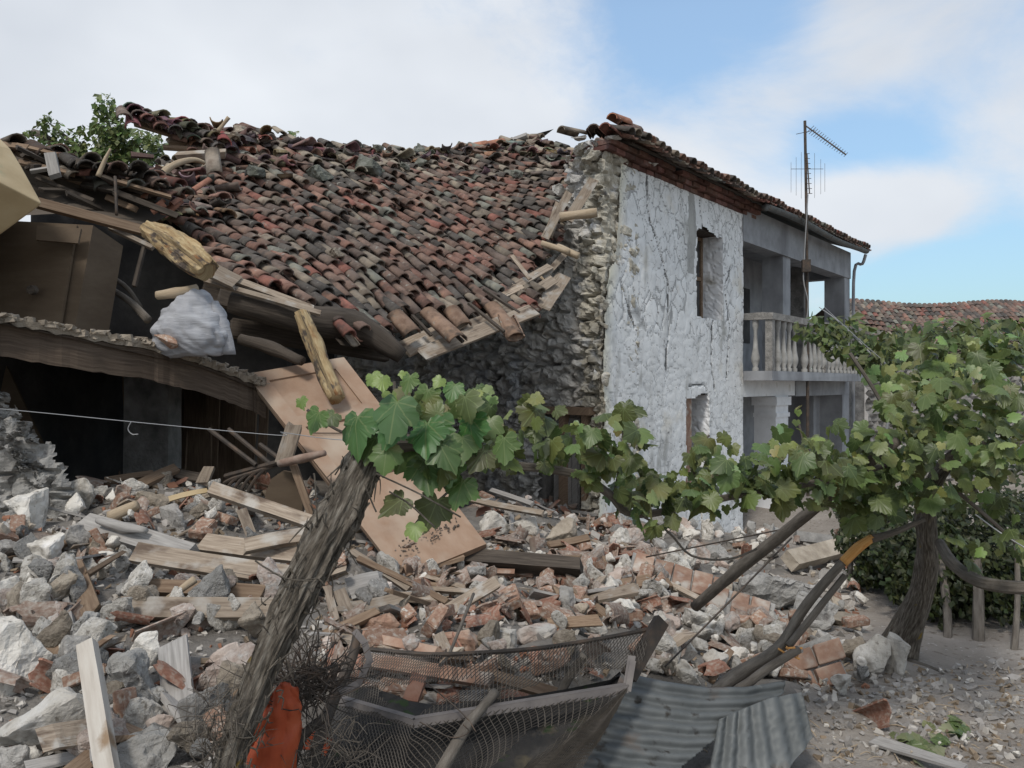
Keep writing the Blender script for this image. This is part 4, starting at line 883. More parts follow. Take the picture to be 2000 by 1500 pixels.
# sack
def sack():
    bm = bmesh.new(); bmesh.ops.create_icosphere(bm, subdivisions=5, radius=1); c = T(376, 642, 5.55)
    for v in bm.verts:
        p = v.co.copy(); z = p.z; w = .275*(1-.22*max(0, z))*(1+.1*noise.noise(p*1.7)); 
        q = Vector((p.x*w-.04*z, p.y*.2*(1-.2*max(0, z)), (max(z, -.75))*.25+(.03*max(0, z)*(1 if p.x < .5 else 0))))
        if p.x < -.3: q.z -= .08*(-p.x-.3)
        q += p*(.02*noise.noise(Vector((p.x*1.2+p.z*1.0, p.y*2, p.z*4)))-.016*(1-abs(noise.noise(Vector((p.x*3+p.z*2.5, p.y*3, p.z*2.2))))*3 if abs(noise.noise(Vector((p.x*3+p.z*2.5, p.y*3, p.z*2.2)))) < .33 else 0))
        q.x += .05*max(0, z)*(1 if True else 0)
        v.co = c+q
    me = bpy.data.meshes.new('white_sack'); bm.to_mesh(me); bm.free(); me.polygons.foreach_set('use_smooth', [True]*len(me.polygons)); me.materials.append(M['sack'])
    o = bpy.data.objects.new('white_sack', me); COL.objects.link(o); tag(o, 'bulging dirty white woven sack on the sagging floor', 'sack')
    for i, (a, b) in enumerate((((425, 595, 5.5), (438, 690, 5.5)),)):
        mb = MB()
        for k in range(9):
            t = k/8; p = T(418+22*t+6*math.sin(t*3), 588+104*t, 5.5); w = .02+.045*t
            mb.v += [tuple(p-Vector((w, .03*math.sin(t*4), 0))), tuple(p+Vector((w, .02, 0)))]
        for k in range(8): mb.f.append([2*k, 2*k+1, 2*k+3, 2*k+2]); mb.c.append((1, 1, 1)); mb.uv.append([(0, 0)]*4)
        mb.v = mb.v; f = mb.build('loose_flap', M['sack'], smooth=True); f.parent = o
        sm = f.modifiers.new('s', 'SOLIDIFY'); sm.thickness = .01
sack()
place(rock_mesh('brick_lump', 77, (1, .6, .55), 10, 2, .04, boxy=1), 'brick', T(322, 664, 5.35), S(58, 5.35), (.1, .35, .2), 'brick', 'reddish brick lying against the foot of the sack', 'brick')
rnd = random.Random(77)
for i in range(0):
    x = rnd.uniform(10, 480); y = 617+x*.245-rnd.uniform(-2, 10); d = 4.95+x*.0021+rnd.uniform(0, .15); 
    place(RL[i % 5], 'floor_stone', T(x, y, d), rnd.uniform(.02, .06), (rnd.uniform(0, 6),)*3, rnd.choice(['grey', 'tan', 'pale']), 'small rubble crumb on the crumbling edge of the sagging floor', 'stone', 'crumbs on the sagging floor')
# hay rake with curved tines in the dark opening
hr = empty('hay_rake', T(500, 960, 5.6), 0, 'iron hay rake with curved tines leaning in the dark opening', 'rake')
for i, (a, b) in enumerate((((408, 838), (500, 908)), ((446, 838), (535, 912)), ((508, 868), (545, 895)))): 
    mb = MB(); mb.tube([T(*a, 5.6), T(*b, 5.5)], .016, 7, sub=1); mb.build('rod', M['metal'], hr)
for i in range(5):
    ox = i*17; mb = MB(); mb.tube([T(555+ox*.2-ox, 905+ox*.25, 5.5), T(520-ox, 915+ox*.3, 5.5), T(492-ox*.9, 945+ox*.1, 5.5), T(476-ox*.8, 985, 5.5)], .011, 6); mb.build('tine', M['metal'], hr)
mb = MB(); mb.tube([T(560, 898, 5.45), T(440, 930, 5.6)], .018, 7); mb.build('axle', M['metal'], hr)
def arch_panel():
    mb = MB(); P = [(515, 1010), (518, 965), (530, 935), (552, 920), (578, 925), (592, 955), (590, 1010)]
    f = [T(x, y, 5.2+.001*(x-515)) for x, y in P]; bk = [v+Vector((.0, .05, 0)) for v in f]; n = len(P)
    mb.add(f+bk, [tuple(range(n))[::-1], tuple(range(n, 2*n))]+[(i, (i+1) % n, n+(i+1) % n, n+i) for i in range(n)])
    mb.build('arched_panel', M['ply'], label='small brown arched headboard panel under the hay rake', cat='panel')
arch_panel()
bd((553, 905, 5.3), (575, 832, 5.35), 30, .04, 'board', 'short_board', 'short split board standing up beside the rake', nrm=(0, -1, .1))
bd((608, 1005, 5.15), (572, 905, 5.25), 14, .03, 'boardbrown', 'table_leg', 'thin brown wooden leg right of the arched panel', 'wooden leg', nrm=(0, -1, .1))
stick([(545, 905, 5.2), (590, 895, 5.15), (635, 885, 5.1)], [7, 9, 6], 'tiledull', 'tile_strip', 'long narrow reddish tile lying over the rake', 'roof tile', nz=.2)
# leaning tan door
DP = [(480, 733, 6.1), (672, 700, 6.3), (950, 1062, 4.95), (784, 1119, 4.7)]
dl = empty('leaning_door', T(780, 1119, 4.8), 0, 'long tan wooden door leaning down from the floor edge to the rubble', 'door')
quad(*DP, .045, 'door', 'leaf', dl)
P0, P1, P2, P3 = [T(*q) for q in DP]; dn_ = (P3-P0).cross(P1-P0).normalized(); dn_ = -dn_ if dn_.y > 0 else dn_
def dq(u, v): return (P0.lerp(P1, u)).lerp(P3.lerp(P2, u), v)
mb = MB()
def strip(u0, v0, u1, v1, lift, th):
    vs = [dq(u0, v0), dq(u1, v0), dq(u1, v1), dq(u0, v1)]; vs = [v+dn_*lift for v in vs]+[v+dn_*(lift-th) for v in vs]
    mb.add(vs, [(0, 3, 2, 1), (4, 5, 6, 7), (0, 1, 5, 4), (1, 2, 6, 5), (2, 3, 7, 6), (3, 0, 4, 7)], uv=[(v0*2, u0*.7), (v0*2, u1*.7), (v1*2, u1*.7), (v1*2, u0*.7)]*2)
strip(.0, .0, .16, .62, .014, .02); strip(.84, .0, 1, .62, .014, .02); strip(.16, .0, .84, .06, .014, .02); strip(.16, .28, .84, .34, .014, .02); strip(.16, .56, .84, .62, .014, .02)
mb.build('door_frame', M['door'], dl)
mb = MB(); rnd = random.Random(9)
for i in range(60):
    t = rnd.random(); c = dq(.1+.8*t, .955-.05*rnd.random()-.05*t)+dn_*.003; mb.box(c, .012*rnd.uniform(.4, 1.3), .01, .006, rot=frame(P1-P0, dn_))
mb.build('nail_scars', M['dark'], dl)
mb = MB(); a, b = dq(.0, .35), dq(.6, .42); mb.tube([a+dn_*.003, dq(.3, .385)+dn_*.003, b+dn_*.003], .004, 4); mb.build('split', M['dark'], dl)
# ---------------------------------------------------------------- boards in the heap
BD = [((414, 955, 5.1), (622, 1026, 4.8), 26, .05, 'board', 'long straight board reaching from the arched panel to the vine trunk'),
 ((168, 1024, 4.75), (375, 1088, 4.3), 40, .09, 'boardgrey', 'thick grey timber slanting across the stones at left'),
 ((268, 1080, 4.15), (590, 1128, 4.0), 40, .035, 'board', 'broad board with slanting sawn end, middle of the plank stack'),
 ((396, 1060, 4.4), (612, 1088, 4.2), 36, .035, 'board', 'broad board under the chevron board left of the trunk'),
 ((476, 1068, 4.2), (612, 1044, 4.3), 30, .035, 'board', 'short board tilted up on top of the plank stack'),
 ((473, 998, 4.8), (492, 1048, 4.6), 20, .03, 'board', 'stubby upright board end behind the plank stack'),
 ((230, 1188, 3.6), (540, 1190, 3.5), 42, .035, 'board', 'lowest horizontal board left of the vine trunk'),
 ((275, 1147, 3.85), (515, 1160, 3.8), 28, .05, 'boardbrown', 'dark brown board behind the lowest horizontal board'),
 ((42, 1358, 3.0), (122, 1246, 3.2), 44, .035, 'boardbrown', 'brown plank between the two big boulders at lower left'),
 ((338, 1252, 3.1), (352, 1412, 2.75), 58, .02, 'boardgrey', 'grey splintered panel standing on end right of the rock slab'),
 ((128, 1142, 3.8), (143, 1238, 3.4), 12, .03, 'boardgrey', 'thin grey stake leaning among stones at left'),
 ((145, 1105, 3.95), (180, 1196, 3.5), 34, .02, 'boardbrown', 'faded brown plank lying down the heap at left'),
 ((688, 1078, 4.7), (800, 1152, 4.2), 13, .03, 'board', 'narrow lath sloping down right of the vine trunk'),
 ((700, 1092, 4.6), (875, 1178, 4.0), 12, .03, 'boardbrown', 'long brown lath sloping below the leaning door'),
 ((640, 1150, 4.0), (657, 1218, 3.7), 16, .04, 'board', 'upright board end just right of the trunk'),
 ((664, 1158, 4.0), (686, 1212, 3.75), 25, .04, 'board', 'second short upright board end right of the trunk'),
 ((684, 1152, 4.15), (745, 1138, 4.2), 48, .03, 'boardgrey', 'grey square board offcut right of the trunk'),
 ((686, 1190, 3.85), (788, 1168, 3.95), 26, .03, 'board', 'short pale board in front of the grey offcut'),
 ((634, 1242, 3.45), (735, 1196, 3.65), 18, .03, 'boardbrown', 'reddish lath rising left of the orange bricks'),
 ((808, 1150, 4.4), (975, 1162, 4.3), 9, .03, 'board', 'thin lath lying flat below the leaning door'),
 ((815, 1140, 4.5), (985, 1150, 4.4), 8, .03, 'boardbrown', 'second thin lath parallel to the flat one'),
 ((930, 1132, 4.5), (1002, 1163, 4.2), 18, .03, 'pink', 'pinkish plaster strip below the dark sill beam'),
 ((908, 1092, 5.0), (1135, 1110, 4.9), 27, .12, 'dark', 'dark heavy sill beam right of the leaning door'),
 ((906, 1110, 4.95), (1005, 1118, 4.9), 11, .03, 'brick', 'reddish strip under the dark sill beam'),
 ((704, 1243, 3.5), (855, 1275, 3.25), 18, .03, 'brick', 'orange-brown strip along the top rail of the mesh'),
 ((1250, 1115, 5.9), (1412, 1196, 5.1), 11, .035, 'board', 'long pale batten crossing the fallen brickwork'),
 ((1540, 1096, 7.5), (1692, 1056, 8.3), 34, .12, 'tan', 'thick brown slab-sided timber near the hedge'),
 ((1555, 1050, 9.0), (1645, 1062, 9), 22, .1, 'wallgrey', 'grey kerb timber at the foot of the veranda'),
 ((1390, 1330, 3.7), (1428, 1272, 3.95), 12, .02, 'boardbrown', 'thin brown splinter board above the corrugated sheet'),
 ((920, 975, 7.2), (1060, 1003, 6.8), 12, .03, 'board', 'pale board on the heap behind the leaves before the rough wall'),
 ((960, 958, 7.8), (1040, 985, 7.4), 10, .03, 'boardgrey', 'grey board lying before the stone doorway'),
 ((935, 1040, 6.2), (1000, 1082, 5.6), 12, .03, 'board', 'narrow board beside the lower end of the door'),
 ((1070, 1065, 6.2), (1150, 1050, 6.4), 14, .03, 'boardbrown', 'brown board among tiles below the stone doorway'),
 ((205, 940, 5.7), (300, 925, 5.9), 14, .03, 'boardbrown', 'dark brown board at the mouth of the dark room'),
 ((265, 952, 5.6), (345, 915, 5.9), 24, .03, 'boardbrown', 'brown plank tilted up at the mouth of the dark room'),
 ((335, 922, 5.9), (400, 935, 5.8), 20, .03, 'dark', 'dark plank behind the tilted one in the room mouth'),
 ((395, 945, 5.6), (410, 912, 5.7), 22, .03, 'board', 'small board standing on edge at the room mouth'),
 ((330, 975, 5.3), (405, 958, 5.4), 12, .01, 'cream', 'thin cream strip lying left of the long straight board'),
 ((90, 1070, 4.4), (190, 1040, 4.6), 15, .03, 'boardbrown', 'brown board beneath the pale block at left')]
for i, (a, b, w, th, m, l) in enumerate(BD): bd(a, b, w, th, m, 'plank' if 'timber' not in l and 'beam' not in l else 'timber', l, 'board', jag=.35, bend=.012*math.sin(i*2.1), warp=.25)
bd((170, 1258, 2.62), (214, 1530, 2.25), 34, .04, 'boardwhite', 'white_post', 'pale whitish square post standing up at lower left', 'post', nrm=(.25, -1, .1), jag=.12, w1=.056)
stick([(325, 1172, 3.75), (352, 1152, 3.7), (380, 1132, 3.75)], [6, 7, 8], 'paleLog', 'peg', 'short pale peg on top of the lowest horizontal board', 'stick')
stick([(192, 1016, 4.6), (240, 1030, 4.5), (285, 1036, 4.4)], [6, 12, 6], 'boardgrey', 'twisted_wood', 'twisted grey driftwood-like piece above the thick grey timber', 'branch', nz=.5)
stick([(218, 1010, 4.9), (250, 995, 4.9), (268, 985, 4.9)], [14, 12, 9], 'paleLog', 'log_end', 'brownish log end leaning on the flat round stone', 'log', nz=.2)
# ---------------------------------------------------------------- hero stones
HS = [(65, 1000, 118, 84, 'pale', .2, 'broad rounded pale slab below the grey wall remnant'), (150, 970, 58, 66, 'pale', .0, 'rounded pale stone right of the broad pale slab'), (196, 962, 30, 26, 'pale', 0, 'small round stone between two rounded stones near the room mouth'),
 (233, 962, 56, 46, 'grey', .1, 'rounded grey stone at the room mouth'), (297, 977, 76, 36, 'tan', .0, 'flat oval stone lying on the log end'), (330, 1016, 78, 52, 'grey', .1, 'rough mortar lump with a tile stuck in it'),
 (107, 1086, 82, 74, 'pale', 1.0, 'squared pale block tipped on its corner at left'), (152, 1052, 46, 56, 'grey', .3, 'angular grey stone leaning on the squared pale block'), (10, 1040, 40, 50, 'pale', .3, 'pale stone at the left edge beneath the wall remnant'),
 (22, 1168, 54, 88, 'pale', .0, 'weathered rounded stone at the left edge'), (28, 1292, 118, 158, 'pale', .5, 'big pale boulder cut by the left edge'), (84, 1424, 190, 150, 'pale', .9, 'largest flat pale slab in the lower left corner'),
 (22, 1480, 70, 60, 'grey', .3, 'grey stone at the very bottom left'), (288, 1268, 58, 76, 'pale', .5, 'upright pale stone above the flaky slab'), (252, 1345, 138, 140, 'mortar', .5, 'large flaky grey slab right of the white post'), (440, 1290, 112, 104, 'pink', .8, 'big pinkish block left of the vine trunk'),
 (300, 1482, 160, 76, 'mortar', .8, 'broad grey block at the bottom between post and twigs'), (178, 1240, 60, 84, 'mortar', .1, 'lumpy mortar piece behind the head of the white post'), (222, 1262, 42, 34, 'grey', .4, 'small angular stone right of the post head'), (318, 1418, 70, 56, 'pink', .6, 'pinkish rough stone below the grey panel'),
 (205, 1385, 46, 60, 'grey', .2, 'grey stone wedged behind the white post'), (255, 1150, 70, 52, 'mortar', .2, 'dusty mortar lump left of the plank stack'), (262, 1105, 60, 42, 'mortar', .1, 'dusty lump above the thick timber end'), (480, 1222, 50, 34, 'grey', .4, 'grey stone under the lowest board by the trunk'),
 (395, 1222, 62, 30, 'pink', .1, 'rounded reddish stone under the lowest horizontal board'), (95, 1180, 44, 60, 'tan', .3, 'tan stone right of the weathered left edge stone'), (410, 1392, 80, 74, 'mortar', .4, 'grey lump between the pinkish block and the twigs'),
 (965, 1030, 58, 54, 'pale', .1, 'pale rounded stone right of the leaning door'), (1036, 1028, 72, 68, 'pale', .2, 'largest rounded stone before the stone doorway'), (1094, 1052, 62, 66, 'tan', .7, 'squarish tan block below the stone doorway'), (1245, 1042, 46, 44, 'tiledull', .3, 'dark red tilted tile block under the vine leaves'),
 (1170, 1075, 40, 30, 'pale', .3, 'pale stone on the tile heap before the white wall'), (1270, 1070, 62, 46, 'grey', .3, 'black and white weathered stone at the top of the right heap'),
 (1045, 1240, 84, 60, 'pink', .3, 'pinkish angular stone just above the mesh rail'), (985, 1250, 80, 54, 'pale', .3, 'pale crumbling stone above the middle of the mesh rail'), (905, 1252, 96, 44, 'brick', .8, 'flat orange slab resting on the mesh rail'), (752, 1222, 62, 40, 'brick', .9, 'orange-cream block right of the curled strap'),
 (845, 1208, 66, 42, 'pale', .4, 'white broken stone above the flat orange slab'), (938, 1195, 34, 40, 'brick', .8, 'small orange block in the middle of the heap'), (1105, 1180, 36, 60, 'grey', .8, 'upright grey block above the mesh'), (1210, 1200, 60, 56, 'pale', .4, 'whitish stone near the right top of the mesh frame'),
 (1160, 1230, 60, 44, 'pale', .4, 'pale stone left of the dark frame post'), (1360, 1210, 60, 66, 'pale', .5, 'white angular stone between the two leaning poles'), (1330, 1265, 58, 60, 'pale', .5, 'pale stone right of the dark frame post'), (1345, 1310, 60, 50, 'pale', .4, 'pale stone above the corrugated sheet'),
 (1395, 1300, 50, 56, 'pale', .3, 'rounded pale stone above the middle of the corrugated sheet'), (1440, 1290, 52, 46, 'pale', .3, 'pale stone left of the forked pole'), (1300, 1215, 56, 44, 'pink', .4, 'pinkish stone capping the dark frame post'),
 (1505, 1150, 170, 110, 'mortar', .2, 'large mound of fallen plaster behind the leaning pole'), (1570, 1200, 120, 80, 'mortar', .1, 'lower plaster lump right of the fallen brickwork'), (1400, 1085, 90, 50, 'mortar', .2, 'dusty plaster lump below the porch pillar'), (1330, 1080, 80, 40, 'mortar', .2, 'grey plaster lump at the foot of the white wall'),
 (1660, 1213, 120, 40, 'tan', .2, 'long narrow stone left of the old vine trunk'), (1706, 1282, 66, 92, 'pale', .2, 'left half of the pale cleft boulder'), (1750, 1286, 52, 90, 'pale', .3, 'right half of the pale cleft boulder'), (1645, 1342, 62, 46, 'pale', .5, 'angular stone at the foot of the heap, left of the boulder'),
 (1630, 1258, 70, 54, 'grey', .3, 'grey stone behind the red bricks at the heap foot'), (1590, 1240, 50, 40, 'tan', .3, 'tan stone between pole and red bricks'), (1505, 1300, 50, 40, 'grey', .4, 'grey stone under the forked pole')]
heroes = []
for i, (x, y, w, h, m, bx, l) in enumerate(HS):
    p = hit(x, y+h*.42); d = max(p.y-.02, 2.2); W_, H_ = S(w, d), S(h, d)
    rough = m == 'mortar'
    me = rock_mesh('rubble_stone', 500+i, (W_*1.15, (W_*.5+H_*.5)*.95, H_*1.18), 14 if bx < .6 else 12, 4 if w > 70 else 3, .055 if not rough else .10, max(.3, bx), .04)
    me.materials.append(M[m]); o = bpy.data.objects.new('rubble_stone' if m not in ('brick', 'mortar') else ('brick_block' if m == 'brick' else 'mortar_lump'), me); COL.objects.link(o); o.location = T(x, y, d+.3*W_)
    o.rotation_euler = (0, .18*math.sin(i*1.7), .1*math.sin(i)); tag(o, l, 'stone' if m not in ('brick',) else 'brick'); heroes.append((x, y, w, h))
# bricks still bonded in mortar, fallen from the wall
def bond(name, c, rows, cols, bw, bh, ax, ay, label, seed, gap=.012):
    root = empty(name, T(*c), 0, label, 'masonry'); rnd = random.Random(seed); X = Vector(ax).normalized(); Yv = Vector(ay); Yv = (Yv-X*Yv.dot(X)).normalized(); R = Matrix((X, Yv, X.cross(Yv))).transposed(); o_ = T(*c)
    for r in range(rows):
        for k in range(cols):
            mb = MB(); mb.box(o_+X*((k-(cols-1)/2)*(bw+gap)+(r % 2)*bw*.3)+Yv*((r-(rows-1)/2)*(bh+gap)), bw, bh, .1, rot=R, jit=.007, rnd=rnd); o = mb.build('brick', M['brick'], root)
            md = o.modifiers.new('b', 'BEVEL'); md.width = .006; md.segments = 2
    mb = MB(); mb.box(o_-X.cross(Yv)*.03*(1 if X.cross(Yv).z > 0 else -1), cols*(bw+gap)+.03, rows*(bh+gap)+.03, .1, rot=R, jit=.012); mb.build('mortar_bed', M['mortar'], root)
bond('fallen_brickwork', (1330, 1136, 5.7), 1, 5, .13, .24, (.9, -.2, -.25), (.3, .75, .35), 'tilted slab of five bricks still in mortar on the right heap', 1)
bond('fallen_brickwork', (1440, 1190, 5.15), 1, 3, .12, .22, (.9, -.3, -.25), (.3, .75, .4), 'three bonded bricks crossed by the leaning dark pole', 2)
bond('fallen_brickwork', (1582, 1310, 4.15), 2, 2, .15, .10, (.9, .1, .25), (-.1, .5, .8), 'four reddish bricks stuck together at the heap foot beside the forked pole', 3)
bond('fallen_brickwork', (1490, 1226, 4.8), 1, 3, .13, .2, (.9, -.2, -.3), (.3, .75, .3), 'lower piece of brickwork between the two pole ends', 4)
# grey wall remnant at left
wl = MB(); rnd = random.Random(6)
def lw(s, z): 
    p = T(-260, 960, 4.95).lerp(T(110, 960, 5.05), s/1.3); return Vector((p.x, p.y, z)), Vector((.15, -1, .2)).normalized()
def ltop(s):
    px, _ = proj(lw(s, 1)[0]); yy = 778+max(0, px-5)*1.15+10*math.sin(px*.2)
    return CZ-(yy-750)/F*5.0
grid_wall(wl, lw, 0, 1.4, .3, 1.8, .018, lambda s, z: z < ltop(s)+.05*noise.noise(Vector((s*7, z*4, 1))), lambda s, z, p: .07*stones(p, 5.5)+.06*noise.noise(p*3)+.02*noise.noise(p*15)-.05-.35*max(0, z-ltop(s)+.12))
rks2 = rks
for i in range(46):
    s = rnd.uniform(0, 1.3); z = ltop(s)-rnd.uniform(-.01, .28); p, nr = lw(s, z); k = rnd.uniform(.05, .14); R = Quaternion(Vector((rnd.gauss(0, 1), rnd.gauss(0, 1), rnd.gauss(0, 1))).normalized(), rnd.uniform(0, 6)).to_matrix(); me = rks[i % 4]; wl.add([p+nr*rnd.uniform(-.06, .03)+R @ (v.co*k) for v in me.vertices], [tuple(f.vertices) for f in me.polygons])
wo = wl.build('wall_remnant', M['mortar'], label='stump of grey lime-mortared wall at the left edge', cat='wall')


# ---------------------------------------------------------------- loose rubble, piece by piece
rnd = random.Random(2024)
ST = [rock_mesh('rubble_stone', 10+i, (1, rnd.uniform(.7, .95), rnd.uniform(.55, .85)), rnd.choice([9, 11, 14]), 2, .055, [.1, .5, .9, .3][i % 4], .06) for i in range(16)]
def shard(seed):
    r = random.Random(seed); mb = MB(); w = .5; ln = r.uniform(.9, 2.0); a0 = r.uniform(0, .9) if r.random() < .6 else 0; a1 = math.pi-(r.uniform(0, .9) if r.random() < .6 else 0); n = 8; L = 4; th = .08; vs = []
    j0 = [r.uniform(0, .25) for _ in range(n+1)]; j1 = [r.uniform(0, .45) for _ in range(n+1)]
    for lay in (0, 1):
        for i in range(L+1):
            for j in range(n+1):
                a = a0+(a1-a0)*j/n; t = i/L; x = -ln/2+j0[j]+(ln-j0[j]-j1[j])*t; rr = w*(.9+.15*t)-th*lay
                vs.append((x, math.cos(a)*rr, math.sin(a)*rr*.8))
    k = n+1; o = (L+1)*k; fs = []
    for i in range(L):
        for j in range(n): fs.append((i*k+j, i*k+j+1, (i+1)*k+j+1, (i+1)*k+j)); fs.append((o+i*k+j+1, o+i*k+j, o+(i+1)*k+j, o+(i+1)*k+j+1))
        for j in (0, n): fs.append((i*k+j, (i+1)*k+j, o+(i+1)*k+j, o+i*k+j))
    for i in (0, L):
        for j in range(n): fs.append((i*k+j, i*k+j+1, o+i*k+j+1, o+i*k+j))
    me = bpy.data.meshes.new('tile_fragment'); me.from_pydata(vs, [], fs); bm = bmesh.new(); bm.from_mesh(me); bmesh.ops.recalc_face_normals(bm, faces=bm.faces); bm.to_mesh(me); bm.free(); me.materials.append(None)
    return me
SH = [shard(i) for i in range(10)]
def brickm(seed):
    r = random.Random(seed); bm = bmesh.new(); cut = r.uniform(.4, 1)
    for x in (-1, 1):
        for y in (-1, 1):
            for z in (-1, 1): bm.verts.new(((x*.5*cut if x > 0 else -.5)*(1+r.uniform(-.12, .04)*(x > 0)), y*.25+r.uniform(-.02, .02), z*.14+r.uniform(-.015, .015)))
    bmesh.ops.convex_hull(bm, input=bm.verts); bmesh.ops.bevel(bm, geom=list(bm.edges), offset=.025, segments=2, affect='EDGES'); bmesh.ops.triangulate(bm, faces=bm.faces)
    for k in range(2): bmesh.ops.subdivide_edges(bm, edges=[e for e in bm.edges if e.calc_length() > .12], cuts=1); bmesh.ops.triangulate(bm, faces=bm.faces)
    bm.normal_update()
    for v in bm.verts: v.co += v.normal*.02*noise.noise(v.co*7+Vector((seed, 0, 0)))
    me = bpy.data.meshes.new('brick'); bm.to_mesh(me); bm.free(); me.materials.append(None); return me
BR = [brickm(i) for i in range(5)]
def plankm(seed):
    mb = MB(); r = random.Random(seed); board_mb(mb, (-.5, 0, 0), (.5, 0, 0), r.uniform(.12, .26), r.uniform(.03, .06), (0, 0, 1), seed=seed, jag=.7, warp=.4)
    o = mb.build('wood_splinter', M['board'], origin=(0, 0, 0)); me = o.data; bpy.data.objects.remove(o); return me
PL = [plankm(i) for i in range(7)]
ZN = [([(0, 1125), (560, 1125), (500, 1260), (430, 1500), (0, 1500)], 150, dict(st=.68, ti=.16, br=.04, pl=.12), ['pale', 'pale', 'grey', 'mortar', 'tan', 'pink'], (.045, .20)),
      ([(0, 950), (110, 925), (620, 935), (610, 1125), (0, 1125)], 150, dict(st=.55, ti=.27, br=.06, pl=.12), ['pale', 'pale', 'grey', 'tan', 'mortar'], (.05, .17)),
      ([(620, 1090), (1180, 1080), (1280, 1210), (1200, 1245), (940, 1275), (700, 1262), (600, 1330), (590, 1200)], 300, dict(st=.34, ti=.44, br=.08, pl=.14), ['pale', 'pale', 'pink', 'tan', 'grey'], (.04, .14)),
      ([(1150, 1130), (1330, 1150), (1470, 1210), (1560, 1260), (1520, 1335), (1240, 1325), (1290, 1220), (1180, 1190)], 170, dict(st=.78, ti=.14, br=.05, pl=.03), ['pale', 'pale', 'pale', 'pink', 'tan'], (.05, .17)),
      ([(940, 955), (1190, 1005), (1290, 1060), (1270, 1160), (950, 1090)], 210, dict(st=.24, ti=.60, br=.04, pl=.12), ['pale', 'pink', 'grey'], (.06, .17)),
      ([(1400, 1060), (1640, 1055), (1700, 1200), (1690, 1360), (1540, 1340), (1420, 1160)], 90, dict(st=.72, ti=.14, br=.12, pl=.02), ['pale', 'mortar', 'tan', 'grey'], (.04, .13)),
      ([(640, 960), (760, 930), (760, 1080), (640, 1080)], 30, dict(st=.3, ti=.3, br=.1, pl=.3), ['grey', 'tan'], (.05, .14)),
      ([(660, 1280), (1200, 1290), (1180, 1350), (820, 1410), (660, 1370)], 70, dict(st=.4, ti=.4, br=.1, pl=.1), ['tan', 'grey', 'pink'], (.04, .12)),
      ([(1560, 1340), (2000, 1290), (2000, 1500), (1600, 1500)], 60, dict(st=.95, ti=.01, br=.0, pl=.04), ['pale', 'tan', 'grey'], (.012, .035)),
      ([(1170, 1025), (1440, 1035), (1560, 1060), (1560, 1125), (1300, 1125), (1230, 1090)], 85, dict(st=.74, ti=.16, br=.08, pl=.02), ['pale', 'pale', 'mortar', 'pink'], (.08, .26))]
ITEMS = []
CNAME = dict(pale='pale', grey='grey', mortar='chalky grey', tan='tan', pink='pinkish', tilered='red', tiledull='dusty brown', brick='orange', board='weathered', boardgrey='grey', boardbrown='brown')
for zi, (poly, cnt, wt, cols, (s0, s1)) in enumerate(ZN):
    xs = [p[0] for p in poly]; ys = [p[1] for p in poly]; n = 0; tries = 0
    while n < cnt and tries < 9000:
        tries += 1; x, y = rnd.uniform(min(xs), max(xs)), rnd.uniform(min(ys), max(ys))
        if not in_poly(x, y, poly): continue
        if any(((x-hx)/(hw*.5))**2+((y-hy)/(hh*.5))**2 < 1 for hx, hy, hw, hh in heroes): continue
        if 425 < x < 690 and y > 1130 and abs(x-(690-(y-1130)*.62)) < 45: continue
        near_board = False
        for (ax, ay, _), (bx_, by, _), w_, *_r in BD[:34]:
            dx, dy = bx_-ax, by-ay; t = max(0, min(1, ((x-ax)*dx+(y-ay)*dy)/(dx*dx+dy*dy)))
            if math.hypot(x-ax-dx*t, y-ay-dy*t) < w_*.5+14 and w_ > 12: near_board = True; break
        if near_board and rnd.random() < .85: continue
        p = hit(x, y); q = rnd.random(); big = rnd.random()**1.5; k = s0+(s1-s0)*big; kind = 'st'
        for kk in ('st', 'ti', 'br', 'pl'):
            if q < wt[kk]: kind = kk; break
            q -= wt[kk]
        rot = (rnd.gauss(0, .5), rnd.gauss(0, .5), rnd.uniform(0, 6.28)); sc = (1, 1, 1)
        if kind == 'st': me = rnd.choice(ST); m = rnd.choice(cols); nm, cat = 'rubble_stone', 'stone'; size = k*1.25; rot = tuple(rnd.uniform(0, 6.28) for _ in range(3)); lift = .25*size
        elif kind == 'ti': me = rnd.choice(SH); m = rnd.choice(['tilered', 'tiledull', 'tiledull']); nm, cat = 'tile_fragment', 'broken tile'; size = rnd.uniform(.06, .13); rot = (rnd.gauss(0, .7)+(3.14 if rnd.random() < .35 else 0), rnd.gauss(0, .5), rnd.uniform(0, 6.28)); lift = .2*size; sc = (1.2, 1, 1)
        elif kind == 'br': me = rnd.choice(BR); m = 'brick'; nm, cat = 'broken_brick', 'brick'; size = rnd.uniform(.12, .2); lift = .3*size
        else: me = rnd.choice(PL); m = rnd.choice(['board', 'boardgrey', 'boardbrown']); nm, cat = 'wood_splinter', 'wood piece'; size = rnd.uniform(.15, .45); rot = (rnd.gauss(0, .4), rnd.gauss(0, .25), rnd.uniform(0, 6.28)); lift = .03
        z = hgt(p.x, p.y)+lift+rnd.random()**2*.05
        o = place(me, nm, (p.x, p.y, z), size, rot, m, sc=sc); fx, fy = proj(o.location); ITEMS.append([o, nm, cat, size, m, fx, fy]); n += 1
CAP = dict(rubble_stone=225, tile_fragment=285, broken_brick=285, wood_splinter=285); REST = {}
for nm_, cap in CAP.items():
    L_ = sorted([it for it in ITEMS if it[1] == nm_], key=lambda it: -it[3]/it[0].location.y)
    for it in L_[cap:]: REST.setdefault(nm_, []).append(it)
